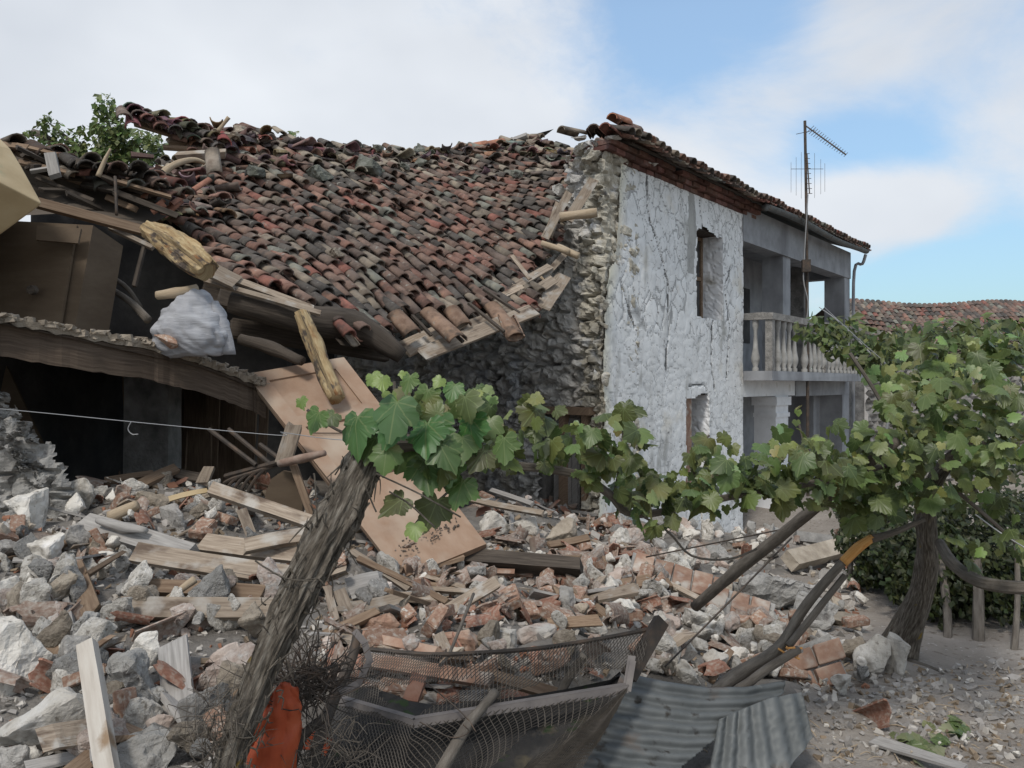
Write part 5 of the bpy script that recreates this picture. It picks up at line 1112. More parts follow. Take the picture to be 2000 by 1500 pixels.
for nm_, L_ in REST.items():
    mb = MB(); mats = []; mi = []
    for it in L_:
        o = it[0]; mt = M[it[4]]
        if mt not in mats: mats.append(mt)
        X = Matrix.LocRotScale(o.location, o.rotation_euler, o.scale); mb.add([X @ v.co for v in o.data.vertices], [tuple(f.vertices) for f in o.data.polygons]); mi += [mats.index(mt)]*len(o.data.polygons)
        ITEMS.remove(it); bpy.data.objects.remove(o)
    o = mb.build({'rubble_stone': 'stone_rubble', 'tile_fragment': 'tile_rubble'}.get(nm_, 'mixed_rubble'), mats[0], smooth=nm_ == 'rubble_stone', kind='stuff', label='smaller '+{'rubble_stone': 'stones', 'tile_fragment': 'tile pieces'}.get(nm_, 'bits')+' spilled between the bigger pieces of the heap')
    for m_ in mats[1:]: o.data.materials.append(m_)
    o.data.polygons.foreach_set('material_index', mi)
LM = [('white post', 190, 1380), ('vine trunk', 610, 1130), ('leaning tan door', 850, 1060), ('grey wall remnant', 50, 930), ('orange plastic', 510, 1430), ('thick grey timber', 270, 1060), ('dark sill beam', 1020, 1105), ('corrugated sheet', 1350, 1370), ('forked pole', 1530, 1270),
      ('cleft boulder', 1728, 1285), ('stone doorway', 1100, 990), ('five-brick slab', 1330, 1136), ('mesh top rail', 1000, 1275), ('squared pale block', 107, 1086), ('plank stack', 430, 1100), ('lowest horizontal board', 385, 1190), ('plaster mound', 1505, 1150), ('dark pole foot', 1360, 1185), ('big pinkish block', 440, 1290),
      ('arched panel', 553, 965), ('grey standing panel', 345, 1330), ('frame post', 1265, 1260), ('flat oval stone', 297, 977), ('large flat slab', 84, 1424), ('fallen leafy branch', 1830, 1450), ('white wall foot', 1230, 1045), ('grey board offcut', 715, 1150)]
ORD = ['nearest', 'second nearest', 'third nearest', 'fourth nearest', 'fifth nearest', 'sixth nearest', 'seventh nearest', 'eighth nearest', 'ninth nearest', 'tenth nearest', 'eleventh nearest', 'twelfth nearest', 'thirteenth nearest', 'fourteenth nearest', 'fifteenth nearest']
GN = dict(rubble_stone='loose stones of the rubble heap', tile_fragment='broken tile pieces in the rubble', broken_brick='loose bricks in the rubble', wood_splinter='broken wood pieces in the rubble')
KN = dict(rubble_stone='stone', tile_fragment='tile piece', broken_brick='brick', wood_splinter='piece of wood')
bk = {}
for it in ITEMS:
    o, nm, cat, size, m, x, y = it; l = min(LM, key=lambda q: (q[1]-x)**2+(q[2]-y)**2); dx, dy = x-l[1], y-l[2]
    rel = ('right of' if dx > 0 else 'left of') if abs(dx) > abs(dy) else ('below' if dy > 0 else 'above')
    sz = 'tiny' if size < .055 else 'small' if size < .1 else 'mid-sized' if size < .16 else 'large'
    if nm == 'wood_splinter': sz = 'short' if size < .3 else 'long'
    bk.setdefault((sz, CNAME[m], KN[nm], rel, l[0]), []).append((dx*dx+dy*dy, it))
for (sz, c, kn, rel, l), L_ in bk.items():
    L_.sort(key=lambda t: t[0])
    for i, (_, it) in enumerate(L_):
        t = f'{sz} {c} {kn} {rel} the {l}'+('' if len(L_) == 1 else f', {ORD[min(i, 14)]} of its kind'); tag(it[0], t, it[2], GN[it[1]])
print('ITEMS', len(ITEMS), len(bk))
# chips and grit between the pieces
mb = MB(); rnd = random.Random(99)
CH = [((.42, .39, .35), 5), ((.30, .28, .26), 4), ((.28, .14, .09), 2), ((.22, .17, .12), 2)]
for i in range(7000):
    poly = ZN[rnd.choices(range(9), [7, 6, 9, 5, 5, 4, 1, 2, 4])[0]][0]; xs = [p[0] for p in poly]; ys = [p[1] for p in poly]; x, y = rnd.uniform(min(xs), max(xs)), rnd.uniform(min(ys), max(ys))
    if not in_poly(x, y, poly): continue
    p = hit(x, y); z = hgt(p.x, p.y); k = rnd.uniform(.006, .022)*(p.y/4); c = rnd.choices([t[0] for t in CH], [t[1] for t in CH])[0] if poly is not ZN[8][0] else rnd.choice([CH[0][0], CH[1][0], CH[1][0], CH[3][0]])
    R = Quaternion(Vector((rnd.gauss(0, 1), rnd.gauss(0, 1), rnd.gauss(0, 1))).normalized(), rnd.uniform(0, 6)).to_matrix(); b = rnd.uniform(.7, 1.2)
    mb.box((p.x, p.y, z+k*.3), k*2, k*rnd.uniform(.8, 1.6), k*rnd.uniform(.5, 1), rot=R, jit=k*.35, col=tuple(q*b for q in c), rnd=rnd)
M['grit'] = mat('grit', [(.85, .85, .85), (1.1, 1.1, 1.1)], 20, tint=True, bump=0)
mb.build('gravel', M['grit'], kind='stuff', label='chips and grit spilled between the rubble pieces')
# ---------------------------------------------------------------- leaves
LEAF = [(0, 0), (.10, -.13), (.26, -.19), (.40, -.10), (.47, .04), (.44, .12), (.56, .26), (.55, .40), (.42, .50), (.34, .54), (.30, .70), (.14, .84), (0, 1.0)]
def _fine():
    P = LEAF; out = []; r = random.Random(4)
    for i in range(len(P)-1):
        p0 = P[max(0, i-1)]; p1, p2 = P[i], P[i+1]; p3 = P[min(len(P)-1, i+2)]
        for k in range(2):
            t = k/2; q = [.5*(2*p1[j]+(p2[j]-p0[j])*t+(2*p0[j]-5*p1[j]+4*p2[j]-p3[j])*t*t+(3*p1[j]-p0[j]-3*p2[j]+p3[j])*t**3) for j in (0, 1)]
            s_ = 1.045 if k else .985
            out.append((q[0]*s_, q[1]*s_ if q[1] > 0 else q[1]))
    return out+[P[-1]]
LEAF = _fine()
def leaf(mb, p, size, nrm, tip, col, simple=False, rnd=random):
    n = Vector(nrm).normalized(); t = Vector(tip); t = (t-n*t.dot(n))
    t = t.normalized() if t.length > 1e-4 else n.orthogonal().normalized(); s = t.cross(n)
    if simple:
        w = .32; vs = [p, p+t*size*.5+s*size*w+n*size*.06, p+t*size, p+t*size*.5-s*size*w+n*size*.06]
        mb.add(vs, [(0, 1, 2), (0, 2, 3)], col); return
    cup = rnd.uniform(.05, .32); drp = rnd.uniform(.05, .35); wav = rnd.uniform(-.06, .06); tws = rnd.uniform(-.6, .6)
    pts = LEAF+[(-x, y) for x, y in LEAF[-2:0:-1]]; vs = [p+t*size*.22+n*size*.02]
    for i, (x, y) in enumerate(pts):
        x *= rnd.uniform(.92, 1.06); y *= rnd.uniform(.94, 1.04); z = -cup*abs(x)*abs(x)*2.4-drp*y*y*.8+wav*math.sin(i*2.4)+tws*x*y
        vs.append(p+s*(x*size)+t*(y*size*.95)+n*(z*size))
    k = len(pts); mb.add(vs, [(0, 1+i, 1+(i+1) % k) for i in range(k)], col, [(0, .22)]+[(x, y) for x, y in pts])
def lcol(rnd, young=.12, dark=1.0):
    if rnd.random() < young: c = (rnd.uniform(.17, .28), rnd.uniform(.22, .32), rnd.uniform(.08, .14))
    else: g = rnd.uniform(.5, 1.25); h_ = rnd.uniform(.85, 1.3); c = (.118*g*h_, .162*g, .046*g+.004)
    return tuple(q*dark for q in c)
def blob(mb, blobs, size, seed, young=.12, simple=False, dark=1.0, up=.5):
    rnd = random.Random(seed)
    for (px, py, rx, ry, d, dd, cnt) in blobs:
        for i in range(cnt):
            a = rnd.uniform(0, 6.283); r = math.sqrt(rnd.random()); x, y = px+math.cos(a)*r*rx, py+math.sin(a)*r*ry
            dep = d+rnd.uniform(-1, 1)*dd; p = T(x, y, dep)+Vector((0, 0, size*.45))
            n = Vector((rnd.gauss(0, .5), -rnd.uniform(.2, 1)+.15, up+rnd.gauss(0, .45))); tip = Vector((rnd.gauss(0, .7), -.25, -1+rnd.gauss(0, .5)))
            sz = size*rnd.uniform(.55, 1.2); yg = young*(2.2 if y < py-ry*.45 else .6)
            c = lcol(rnd, yg, dark); 
            if c[0] > .15: sz *= .62
            leaf(mb, p, sz, n, tip, c, simple, rnd)
# near grapevine with its thick leaning trunk
gv = empty('grapevine', T(430, 1560, 2.15), 0, 'old grapevine with thick leaning shaggy trunk and long leafy arm across the view', 'grapevine')
TR = [(415, 1640, 2.05), (446, 1500, 2.1), (474, 1410, 2.13), (520, 1295, 2.18), (568, 1190, 2.22), (608, 1110, 2.26), (650, 1030, 2.3), (688, 955, 2.33), (720, 890, 2.36), (735, 855, 2.38)]
mb = MB(); NS = 72; mb.tube([T(*q) for q in TR], [S(r, 2.2) for r in (28, 27, 27, 28, 32, 37, 40, 36, 33, 30)], NS, .22, sub=26, seed=2, nscale=12, along=.16)
vs_ = mb.v; nr_ = (len(vs_))//NS
for i in range(nr_):
    cen = Vector(np.mean(np.array(vs_[i*NS:(i+1)*NS]), axis=0))
    for j in range(NS):
        p = Vector(vs_[i*NS+j]); r_ = p-cen; th = 2*math.pi*j/NS+i*.012; ln_ = i*.0058
        rid = 1-abs(noise.noise(Vector((math.cos(th)*2.6, math.sin(th)*2.6, ln_*3.2))))*2.2; rid2 = 1-abs(noise.noise(Vector((math.cos(th)*6.5, math.sin(th)*6.5, ln_*7+9))))*2.4
        kn = max(0, noise.noise(Vector((math.cos(th)*1.4, math.sin(th)*1.4, ln_*5+4)))-.25)
        p = cen+r_*(1+.17*(rid-.55)+.10*(rid2-.5)+.7*kn); vs_[i*NS+j] = tuple(p)
rnd = random.Random(5)
for i in range(150):      # shreds of bark and dead shoots
    k = rnd.randrange(1, 8); t = rnd.random(); p = T(*TR[k]).lerp(T(*TR[k+1]), t)+Vector((rnd.choice([-1, 1])*S(rnd.uniform(25, 52), 2.2), -rnd.uniform(.0, .07), 0)); dr = Vector((rnd.gauss(0, .4), -.2, rnd.choice([-1, -1, 1])*rnd.uniform(.3, 1))).normalized(); L = rnd.uniform(.02, .075)
    mb.tube([p, p+dr*L*.5+Vector((rnd.gauss(0, .006),)*3), p+dr*L+Vector((rnd.gauss(0, .012),)*3)], [.0028, .0022, .001], 4, sub=2)
for a in ([(610, 1135), (560, 1130), (520, 1110), (498, 1095)], [(600, 1080), (575, 1120), (560, 1170)], [(712, 945), (728, 985), (735, 1000)], [(620, 1020), (615, 935), (612, 925)], [(760, 960), (800, 985), (850, 1030)], [(735, 925), (820, 965), (900, 1010)], [(580, 1180), (540, 1200), (500, 1240)]):
    mb.tube([T(x, y, 2.18) for x, y in a], .0025, 5, sub=4)
mb.build('trunk', M['bark'], gv, smooth=True)
mb = MB()
ARM = [(735, 870, 2.36), (800, 865, 2.4), (870, 880, 2.45), (960, 905, 2.5), (1060, 915, 2.6), (1130, 928, 2.65), (1190, 965, 2.7), (1225, 1000, 2.75), (1290, 1000, 2.8), (1400, 975, 2.9), (1520, 955, 3.0), (1650, 930, 3.1), (1760, 900, 3.3)]
mb.tube([T(*q) for q in ARM], [S(r, 2.6) for r in (26, 16, 11, 9, 9, 9, 9, 8, 8, 8, 8, 8, 7)], 9, .2, sub=5, nscale=14)
for a in ([(1210, 985), (1300, 1035), (1350, 1085), (1422, 1092), (1478, 1072)], [(1055, 915), (1050, 850), (1020, 790)], [(1200, 960), (1215, 880), (1216, 815)], [(800, 865), (775, 800), (770, 745)], [(860, 880), (890, 940), (830, 1000), (800, 1040)], [(1380, 975), (1350, 900), (1385, 850)], [(1560, 950), (1570, 880), (1560, 825)], [(900, 890), (960, 830), (940, 800)], [(740, 870), (660, 840), (600, 800)]):
    mb.tube([T(x, y, 2.5+(x-800)*.0007) for x, y in a], .0045, 5, sub=4, nz=.1)
mb.build('cane', M['stick'], gv)
mb = MB(); rnd = random.Random(17)
for x, y, w, yo in [(620, 826, 50, 0), (700, 852, 92, 0), (655, 825, 40, 0), (778, 822, 88, 0), (752, 752, 36, .6), (722, 745, 34, 1), (800, 752, 42, .7), (792, 735, 20, 1), (832, 785, 58, 0), (868, 750, 26, 1), (886, 768, 42, .5), (850, 850, 84, 0), (792, 885, 84, 0), (755, 900, 60, 0), (905, 800, 60, 0), (925, 850, 76, 0), (826, 930, 76, 0), (880, 925, 60, 0), (790, 1000, 62, 0), (852, 1005, 70, 0), (905, 965, 64, 0), (862, 895, 70, 0), (762, 790, 50, .3), (945, 905, 60, 0), (960, 840, 54, 0), (812, 1040, 40, .8), (835, 860, 80, 0), (730, 880, 60, 0), (590, 790, 26, 1), (980, 880, 60, 0), (898, 880, 60, 0), (770, 850, 60, 0)]:
    c = (.21, .29, .08) if rnd.random() < yo else (.082*rnd.uniform(.75, 1.3), .14*rnd.uniform(.75, 1.25), .045)
    d = 2.3+rnd.uniform(-.1, .12); leaf(mb, T(x+rnd.uniform(-6, 6), y-w*.42, d), S(w, d)*1.02, (rnd.gauss(-.1, .35), -.75, rnd.uniform(.1, .75)), (rnd.gauss(0, .4), -.3, -1), c, rnd=rnd)
blob(mb, [(850, 860, 120, 70, 2.45, .15, 33), (800, 790, 70, 45, 2.45, .1, 8), (1010, 880, 90, 55, 2.5, .15, 32), (1060, 830, 40, 40, 2.55, .1, 8), (1120, 890, 70, 50, 2.6, .15, 26), (1200, 880, 60, 55, 2.65, .15, 25), (1230, 960, 60, 50, 2.7, .15, 26),
          (1280, 1020, 50, 35, 2.7, .15, 15), (1330, 980, 60, 45, 2.8, .15, 25), (1390, 910, 55, 50, 2.85, .15, 28), (1410, 975, 60, 45, 2.85, .15, 25), (1480, 930, 60, 45, 2.9, .15, 27), (1550, 890, 55, 45, 2.95, .2, 27), (1560, 960, 70, 40, 3.0, .2, 27),
          (1040, 800, 18, 22, 2.55, .05, 4), (1216, 820, 18, 20, 2.65, .05, 4), (1560, 835, 20, 25, 2.9, .05, 4), (1600, 930, 60, 60, 3.0, .2, 32), (1640, 880, 50, 40, 3.1, .2, 19), (1180, 935, 60, 30, 2.65, .1, 10), (930, 800, 45, 25, 2.5, .1, 8)], .078, 3, .2)
mb.build('foliage', M['leaf'], gv, smooth=True)
# right grapevine: dark trunk, hanging arm, big leaf mass
g2 = empty('grapevine', T(1775, 1245, 4.6), 0, 'bushy grapevine at right with dark twisted trunk and drooping arm', 'grapevine')
mb = MB(); mb.tube([T(*q) for q in [(1755, 1262, 4.6), (1775, 1215, 4.5), (1800, 1150, 4.3), (1812, 1080, 4.1), (1808, 1010, 3.9), (1830, 930, 3.7), (1900, 860, 3.5)]], [S(r, 4.2) for r in (40, 28, 21, 19, 17, 13, 8)], 20, .25, sub=8, nscale=7, seed=5)
mb.build('trunk', M['bark'], g2, smooth=True)
mb = MB(); mb.tube([T(*q) for q in [(1835, 1060, 3.9), (1860, 1100, 3.7), (1905, 1132, 3.5), (1960, 1146, 3.3), (2060, 1150, 3.2)]], [S(r, 3.6) for r in (10, 12, 12, 12, 12)], 9, .1, sub=6)
for a in ([(1870, 960), (1940, 1020), (2000, 1075)], [(1860, 900), (1940, 880), (2010, 860)], [(1700, 930), (1800, 900), (1900, 880)], [(1905, 960), (1915, 900), (1930, 820)], [(1740, 820), (1700, 750), (1660, 690)]): mb.tube([T(x, y, 3.5) for x, y in a], .008, 6, sub=4, nz=.1)
mb.build('cane', M['stick'], g2)
mb = MB()
blob(mb, [(1700, 940, 80, 55, 3.2, .25, 62), (1760, 880, 80, 55, 3.3, .3, 67), (1850, 925, 95, 50, 3.4, .35, 71), (1960, 900, 70, 50, 3.4, .35, 30), (1790, 800, 75, 55, 3.5, .3, 62), (1880, 800, 90, 70, 3.5, .35, 88), (1970, 800, 60, 90, 3.5, .35, 53), (1800, 730, 70, 45, 3.8, .3, 53), (1900, 710, 90, 45, 3.8, .3, 75), (1980, 720, 50, 60, 3.8, .3, 44),
          (1760, 975, 80, 25, 3.3, .25, 39), (1880, 985, 80, 30, 3.6, .3, 22), (1910, 1075, 50, 40, 3.4, .2, 7), (1985, 1060, 40, 60, 3.4, .3, 10), (1930, 680, 40, 25, 3.8, .2, 15), (1740, 760, 50, 50, 3.8, .3, 31), (1690, 1010, 70, 30, 3.4, .2, 30), (1640, 990, 50, 30, 3.3, .2, 21)], .085, 8, .27)
mb.build('foliage', M['leaf'], g2, smooth=True)
# far vine over the balcony end
g3 = empty('climbing_vine', T(1700, 800, 8.5), 0, 'far vine climbing past the right end of the balcony', 'vine')
mb = MB(); mb.tube([T(*q) for q in [(1720, 900, 8), (1745, 740, 8), (1700, 690, 8.5), (1640, 630, 9), (1600, 600, 9.3)]], [.015, .012, .01, .008, .005], 6, sub=5); mb.build('stem', M['wire'], g3)
mb = MB(); blob(mb, [(1600, 650, 48, 26, 9.3, .4, 120), (1650, 665, 55, 38, 9, .4, 190), (1700, 700, 50, 28, 8.7, .4, 130), (1740, 690, 50, 38, 8, .4, 130), (1690, 720, 26, 12, 8.6, .3, 40), (1780, 670, 60, 34, 7.5, .5, 120), (1860, 660, 70, 30, 7, .5, 120), (1950, 650, 60, 26, 7, .5, 80), (1630, 690, 26, 24, 9, .3, 50)], .13, 12, .05, simple=True, dark=.85); mb.build('foliage', M['leafdark'], g3)
# clipped small-leaved trees behind, dark
for i, (bl, tr, l) in enumerate([
    ([(1690, 1060, 60, 40, 6.4, .4, 330), (1720, 1115, 50, 36, 6.2, .3, 300), (1690, 1130, 40, 22, 6.2, .2, 110)], [(1662, 1192, 6.2), (1660, 1120, 6.2), (1670, 1060, 6.3)], 'leftmost small dark shrub tree behind the leaning poles'),
    ([(1760, 1080, 60, 55, 5.8, .4, 480), (1790, 1150, 60, 40, 5.6, .3, 380), (1830, 1190, 34, 26, 5.4, .2, 180), (1840, 1240, 16, 22, 5.2, .1, 40)], [(1840, 1292, 4.9), (1852, 1240, 5.0), (1846, 1150, 5.2), (1835, 1080, 5.4)], 'small dark tree with crooked thin stem right of the old vine trunk'),
    ([(1880, 1110, 60, 60, 5.6, .4, 500), (1900, 1170, 55, 40, 5.4, .3, 380), (1850, 1050, 60, 40, 5.8, .4, 300)], [(1911, 1296, 4.9), (1912, 1240, 4.95), (1910, 1150, 5.1), (1905, 1060, 5.3)], 'small dark tree with thick straight stem, second from the right edge'),
    ([(1970, 1110, 50, 70, 5.5, .4, 480), (1975, 1180, 45, 40, 5.3, .3, 300), (1960, 1020, 60, 50, 5.7, .4, 260)], [(1977, 1312, 4.7), (1984, 1240, 4.8), (1988, 1150, 5.0), (1985, 1050, 5.2)], 'small dark tree at the right edge of the row')]):
    r = empty('shrub_tree', T(*tr[0]), 0, l, 'tree', 'small dark trees in a row at right')
    mb = MB(); mb.tube([T(*q) for q in tr], [S(w, 5) for w in ([6, 5, 3], [9, 8, 8, 6], [14, 11, 10, 8], [8, 6, 5, 4])[i]], 8, .15, sub=5); mb.build('trunk', M['stick'], r)
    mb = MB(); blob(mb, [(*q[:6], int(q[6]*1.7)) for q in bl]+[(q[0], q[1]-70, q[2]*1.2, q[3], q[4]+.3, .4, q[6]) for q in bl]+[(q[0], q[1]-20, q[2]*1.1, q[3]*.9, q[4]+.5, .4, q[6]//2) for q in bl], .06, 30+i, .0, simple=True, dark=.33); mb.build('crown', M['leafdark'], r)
# tree behind the roof at upper left
t1 = empty('green_tree', T(240, 560, 14), 0, 'green leafy tree showing behind the roofs at upper left', 'tree')
mb = MB()
for a in ([(235, 640), (230, 400), (225, 300), (205, 210)], [(230, 400), (180, 320), (120, 260), (95, 240)], [(230, 420), (280, 340), (300, 300)], [(180, 330), (75, 262), (60, 268)]): mb.tube([T(x, y, 14) for x, y in a], [.12, .07, .03, .01], 6, sub=4)
mb.build('trunk', M['stick'], t1)
mb = MB(); blob(mb, [(205, 215, 22, 26, 14, .3, 130), (222, 262, 30, 28, 14, .4, 200), (250, 300, 66, 44, 14, .5, 760), (215, 270, 40, 44, 14, .5, 360), (290, 300, 34, 40, 14, .5, 260), (200, 322, 50, 26, 14, .5, 260), (130, 278, 22, 20, 14, .4, 90), (96, 250, 22, 18, 14, .3, 90), (160, 300, 22, 20, 14, .4, 90), (92, 280, 16, 16, 14, .3, 50), (130, 310, 40, 20, 14, .4, 150), (58, 266, 12, 7, 14, .2, 24), (155, 262, 12, 14, 14, .2, 30), (230, 222, 16, 8, 14, .2, 30), (572, 270, 9, 7, 14, .2, 18)], .15, 44, .04, simple=True, dark=1.15); mb.build('crown', M['leafdark'], t1)

# ---------------------------------------------------------------- bent mesh frame
fr = empty('mesh_frame', T(950, 1500, 2.8), 0, 'bent iron frame hung with torn expanded-metal mesh, full of rubble', 'mesh frame')
TOP = [(716, 1268, 3.0), (800, 1276, 2.98), (880, 1278, 2.98), (1037, 1268, 3.0), (1160, 1250, 3.03), (1275, 1228, 3.08)]
mb = MB(); mb.tube([T(*q) for q in TOP], .009, 7, sub=5); mb.build('top_rail', M['metal'], fr)
BOT = [(650, 1368, 2.7), (808, 1414, 2.6), (1226, 1346, 2.85)]
for a, b, w in ((BOT[0], BOT[1], 13), (BOT[1], BOT[2], 14), ((1226, 1350, 2.85), (1236, 1290, 2.9), 13)):
    mb = MB(); board_mb(mb, T(*a), T(*b), S(w, 2.75), .006, (0, -1, .25), jag=0, secs=5); board_mb(mb, T(*a)+Vector((0, .018, .011)), T(*b)+Vector((0, .018, .011)), .03, .005, (0, .1, 1), jag=0, secs=5); mb.build('bottom_rail', M['bar'], fr)
mb = MB(); board_mb(mb, T(1292, 1212, 3.1), T(1228, 1322, 2.95), S(30, 3), .03, (.2, -1, .1), jag=.15); mb.build('corner_post', M['metal'], fr)
def interp(P, t):
    t = t*(len(P)-1); k = min(len(P)-2, int(t)); return T(*P[k]).lerp(T(*P[k+1]), t-k)
MID = [(650, 1362, 2.72), (730, 1392, 2.66), (808, 1408, 2.62), (950, 1385, 2.7), (1090, 1365, 2.78), (1226, 1340, 2.87)]
LOW = [(560, 1560, 2.45), (700, 1560, 2.4), (820, 1570, 2.4), (920, 1560, 2.45), (1010, 1550, 2.5), (1110, 1540, 2.55)]
def mesh_panel(P, Q, nu, nv, keep, name, rad=.0016, bulge=.05, seed=0):
    mb = MB()
    def pt(a, b): 
        p = interp(P, a).lerp(interp(Q, a), b); p.y -= bulge*math.sin(math.pi*b)*(.5+noise.noise(Vector((a*5, b*3, seed)))); p.z += .012*noise.noise(Vector((a*14, b*6, seed+3))); return p
    for sg in (1, -1):
        for k in range(-nv, nu+nv):
            run = []
            for j in range(nv+1):
                a, b = (k+sg*j*.5+(0 if sg > 0 else nv*.5))/nu, j/nv
                if 0 <= a <= 1 and keep(a, b): run.append(pt(a, b))
                else:
                    if len(run) > 1: mb.tube(run, rad, 3, sub=1, cap=False)
                    run = []
            if len(run) > 1: mb.tube(run, rad, 3, sub=1, cap=False)
    mb.build(name, M['mesh'], fr)
M['mesh'] = mat('rusty_mesh_wire', [(.055, .047, .04), (.12, .105, .088)], 9, bump=0, rough=.6, metal=.3)
def torn(a, b):
    return not ((.20+.1*noise.noise(Vector((b*4, 1, 1))) < a < .60-.22*b and b > .42+.25*noise.noise(Vector((a*6, 2, 2)))) or (a > .66 and b > .62+.1*noise.noise(Vector((a*9, 3, 1)))))
mesh_panel(TOP, MID, 88, 20, torn, 'mesh', seed=1)
mesh_panel(BOT+[(1226, 1348, 2.85)], LOW, 80, 28, lambda a, b: not (.55 < a < .64 and b > .3), 'mesh', seed=4, bulge=.03)
for P, r, l in (([(1142, 1278, 2.95), (1110, 1325, 2.95), (1085, 1375, 2.9)], 9, 'dark stick behind the right half of the mesh'), ([(968, 1352, 2.75), (935, 1390, 2.66), (905, 1430, 2.55), (860, 1510, 2.4)], [9, 10, 11, 13], 'grey-brown stake running down below the mesh rail'), ([(925, 1160, 3.9), (905, 1210, 3.4), (878, 1275, 3.1), (860, 1300, 3.0)], 3, 'thin dark twig standing up from the mesh rail')):
    stick(P, r, 'stick', 'stick', l, 'stick')
stick([(700, 1230, 2.75), (688, 1285, 2.7), (660, 1345, 2.62), (628, 1430, 2.5), (600, 1520, 2.4)], [9, 10, 11, 12, 13], 'metal', 'frame_upright', 'dark upright post at the left end of the mesh', 'post')
stick([(640, 1395, 2.4), (590, 1440, 2.35), (560, 1520, 2.3)], [8, 10, 12], 'metal', 'dark_stake', 'second dark stake left of the mesh upright', 'post')
mb = MB(); C_ = [(692, 1232), (712, 1255), (722, 1290), (700, 1335), (668, 1350), (650, 1330), (655, 1300)]
for i in range(6):
    for k in range(4): pass
P = [T(x, y, 2.62-.02*i) for i, (x, y) in enumerate(C_)]
for i in range(len(P)-1): board_mb(mb, P[i], P[i+1]+(P[i+1]-P[i])*.15, S(13, 2.6), .004, (0, -.6, .6), jag=0, secs=2)
mb.build('curled_strap', M['bar'], label='curled grey metal strap at the left end of the mesh', cat='strap')
for i, (P, l) in enumerate([([(830, 1330, 2.7), (905, 1395, 2.6), (930, 1430, 2.55)], 'thin loose wire curling over the left of the mesh rail'), ([(820, 1410, 2.55), (880, 1440, 2.5), (915, 1430, 2.5), (905, 1415, 2.5)], 'loose loop of wire hanging from the rail corner')]):
    stick(P, 1.4, 'metal', 'wire', l, 'wire', seg=5, nz=0)
for i, (a, b, w, m, l) in enumerate([((720, 1290, 3.2), (960, 1330, 3.1), 26, 'brick', 'reddish board behind the upper mesh'), ((960, 1320, 3.15), (1100, 1360, 3.0), 22, 'boardbrown', 'brown board behind the middle of the mesh'), ((800, 1375, 2.95), (820, 1320, 3.05), 30, 'tilered', 'orange scrap behind the torn mesh')]): bd(a, b, w, .03, m, 'plank', l)
# dark liner inside the frame (added to stand for the shade there)
mb = MB(); n = 14
for j in range(6):
    for i in range(n+1):
        a = i/n; p = interp(BOT+[(1226, 1348, 2.85)], a).lerp(interp(LOW, a), j/5)+Vector((0, .16+.05*math.sin(a*9+j), -.01)); mb.v.append(tuple(p))
for j in range(5):
    for i in range(n): mb.f.append([j*(n+1)+i, j*(n+1)+i+1, (j+1)*(n+1)+i+1, (j+1)*(n+1)+i]); mb.c.append((1, 1, 1)); mb.uv.append([(0, 0)]*4)
M['shadesheet'] = mat('shade_sheet', [(.018, .018, .019), (.035, .034, .034), (.06, .055, .05)], 6, bump=.6, bscale=9, bdist=.02, rough=.7, spots=[((.10, .085, .06), 9, .62, .7), ((.03, .05, .02), 14, .62, .68)])
mb.build('shade_backing', M['shadesheet'], smooth=True, label='added black sheet standing for shade behind the lower mesh', cat='plastic sheet')
# corrugated sheets
def corr(name, topc, botc, nw, along, label, amp=.010, m='zinc', poly=None):
    mb = MB(); A, B = 90, 90
    for j in range(B+1):
        for i in range(A+1):
            a, b = i/A, j/B; p = interp(topc, a).lerp(interp(botc, a), b); ph = (b if along else a)*nw*2*math.pi
            n = Vector((.1, -.85, .5)); fl = .008*noise.noise(Vector((a*3, b*3, nw)))+.006*noise.noise(Vector((a*12, b*9, nw))); mb.v.append(tuple(p+n*(amp*math.sin(ph)+fl)))
    for j in range(B):
        for i in range(A):
            if poly and not in_poly(*proj(mb.v[j*(A+1)+i]), poly): continue
            mb.f.append([j*(A+1)+i, j*(A+1)+i+1, (j+1)*(A+1)+i+1, (j+1)*(A+1)+i]); mb.c.append((1, 1, 1)); mb.uv.append([(0, 0)]*4)
    o = mb.build(name, M[m], smooth=True, label=label, cat='metal sheet'); s = o.modifiers.new('s', 'SOLIDIFY'); s.thickness = .002; return o
corr('corrugated_sheet', [(1236, 1318, 3.1), (1300, 1332, 3.1), (1380, 1343, 3.12), (1460, 1342, 3.18), (1532, 1330, 3.3)], [(1060, 1600, 2.6), (1160, 1615, 2.62), (1270, 1620, 2.65), (1390, 1615, 2.7), (1520, 1600, 2.8)], 10, True, 'bent dark corrugated iron sheet sagging beside the mesh', poly=[(1225, 1300), (1380, 1320), (1540, 1318), (1530, 1352), (1480, 1385), (1440, 1408), (1380, 1455), (1325, 1500), (1250, 1600), (1050, 1620)])
corr('corrugated_sheet', [(1405, 1405, 3.0), (1450, 1385, 3.05), (1500, 1365, 3.12), (1566, 1352, 3.2)], [(1380, 1530, 2.85), (1450, 1540, 2.85), (1530, 1515, 2.9), (1588, 1440, 3.05)], 6, False, 'smaller corrugated sheet with upright ribs, standing by the bare ground')
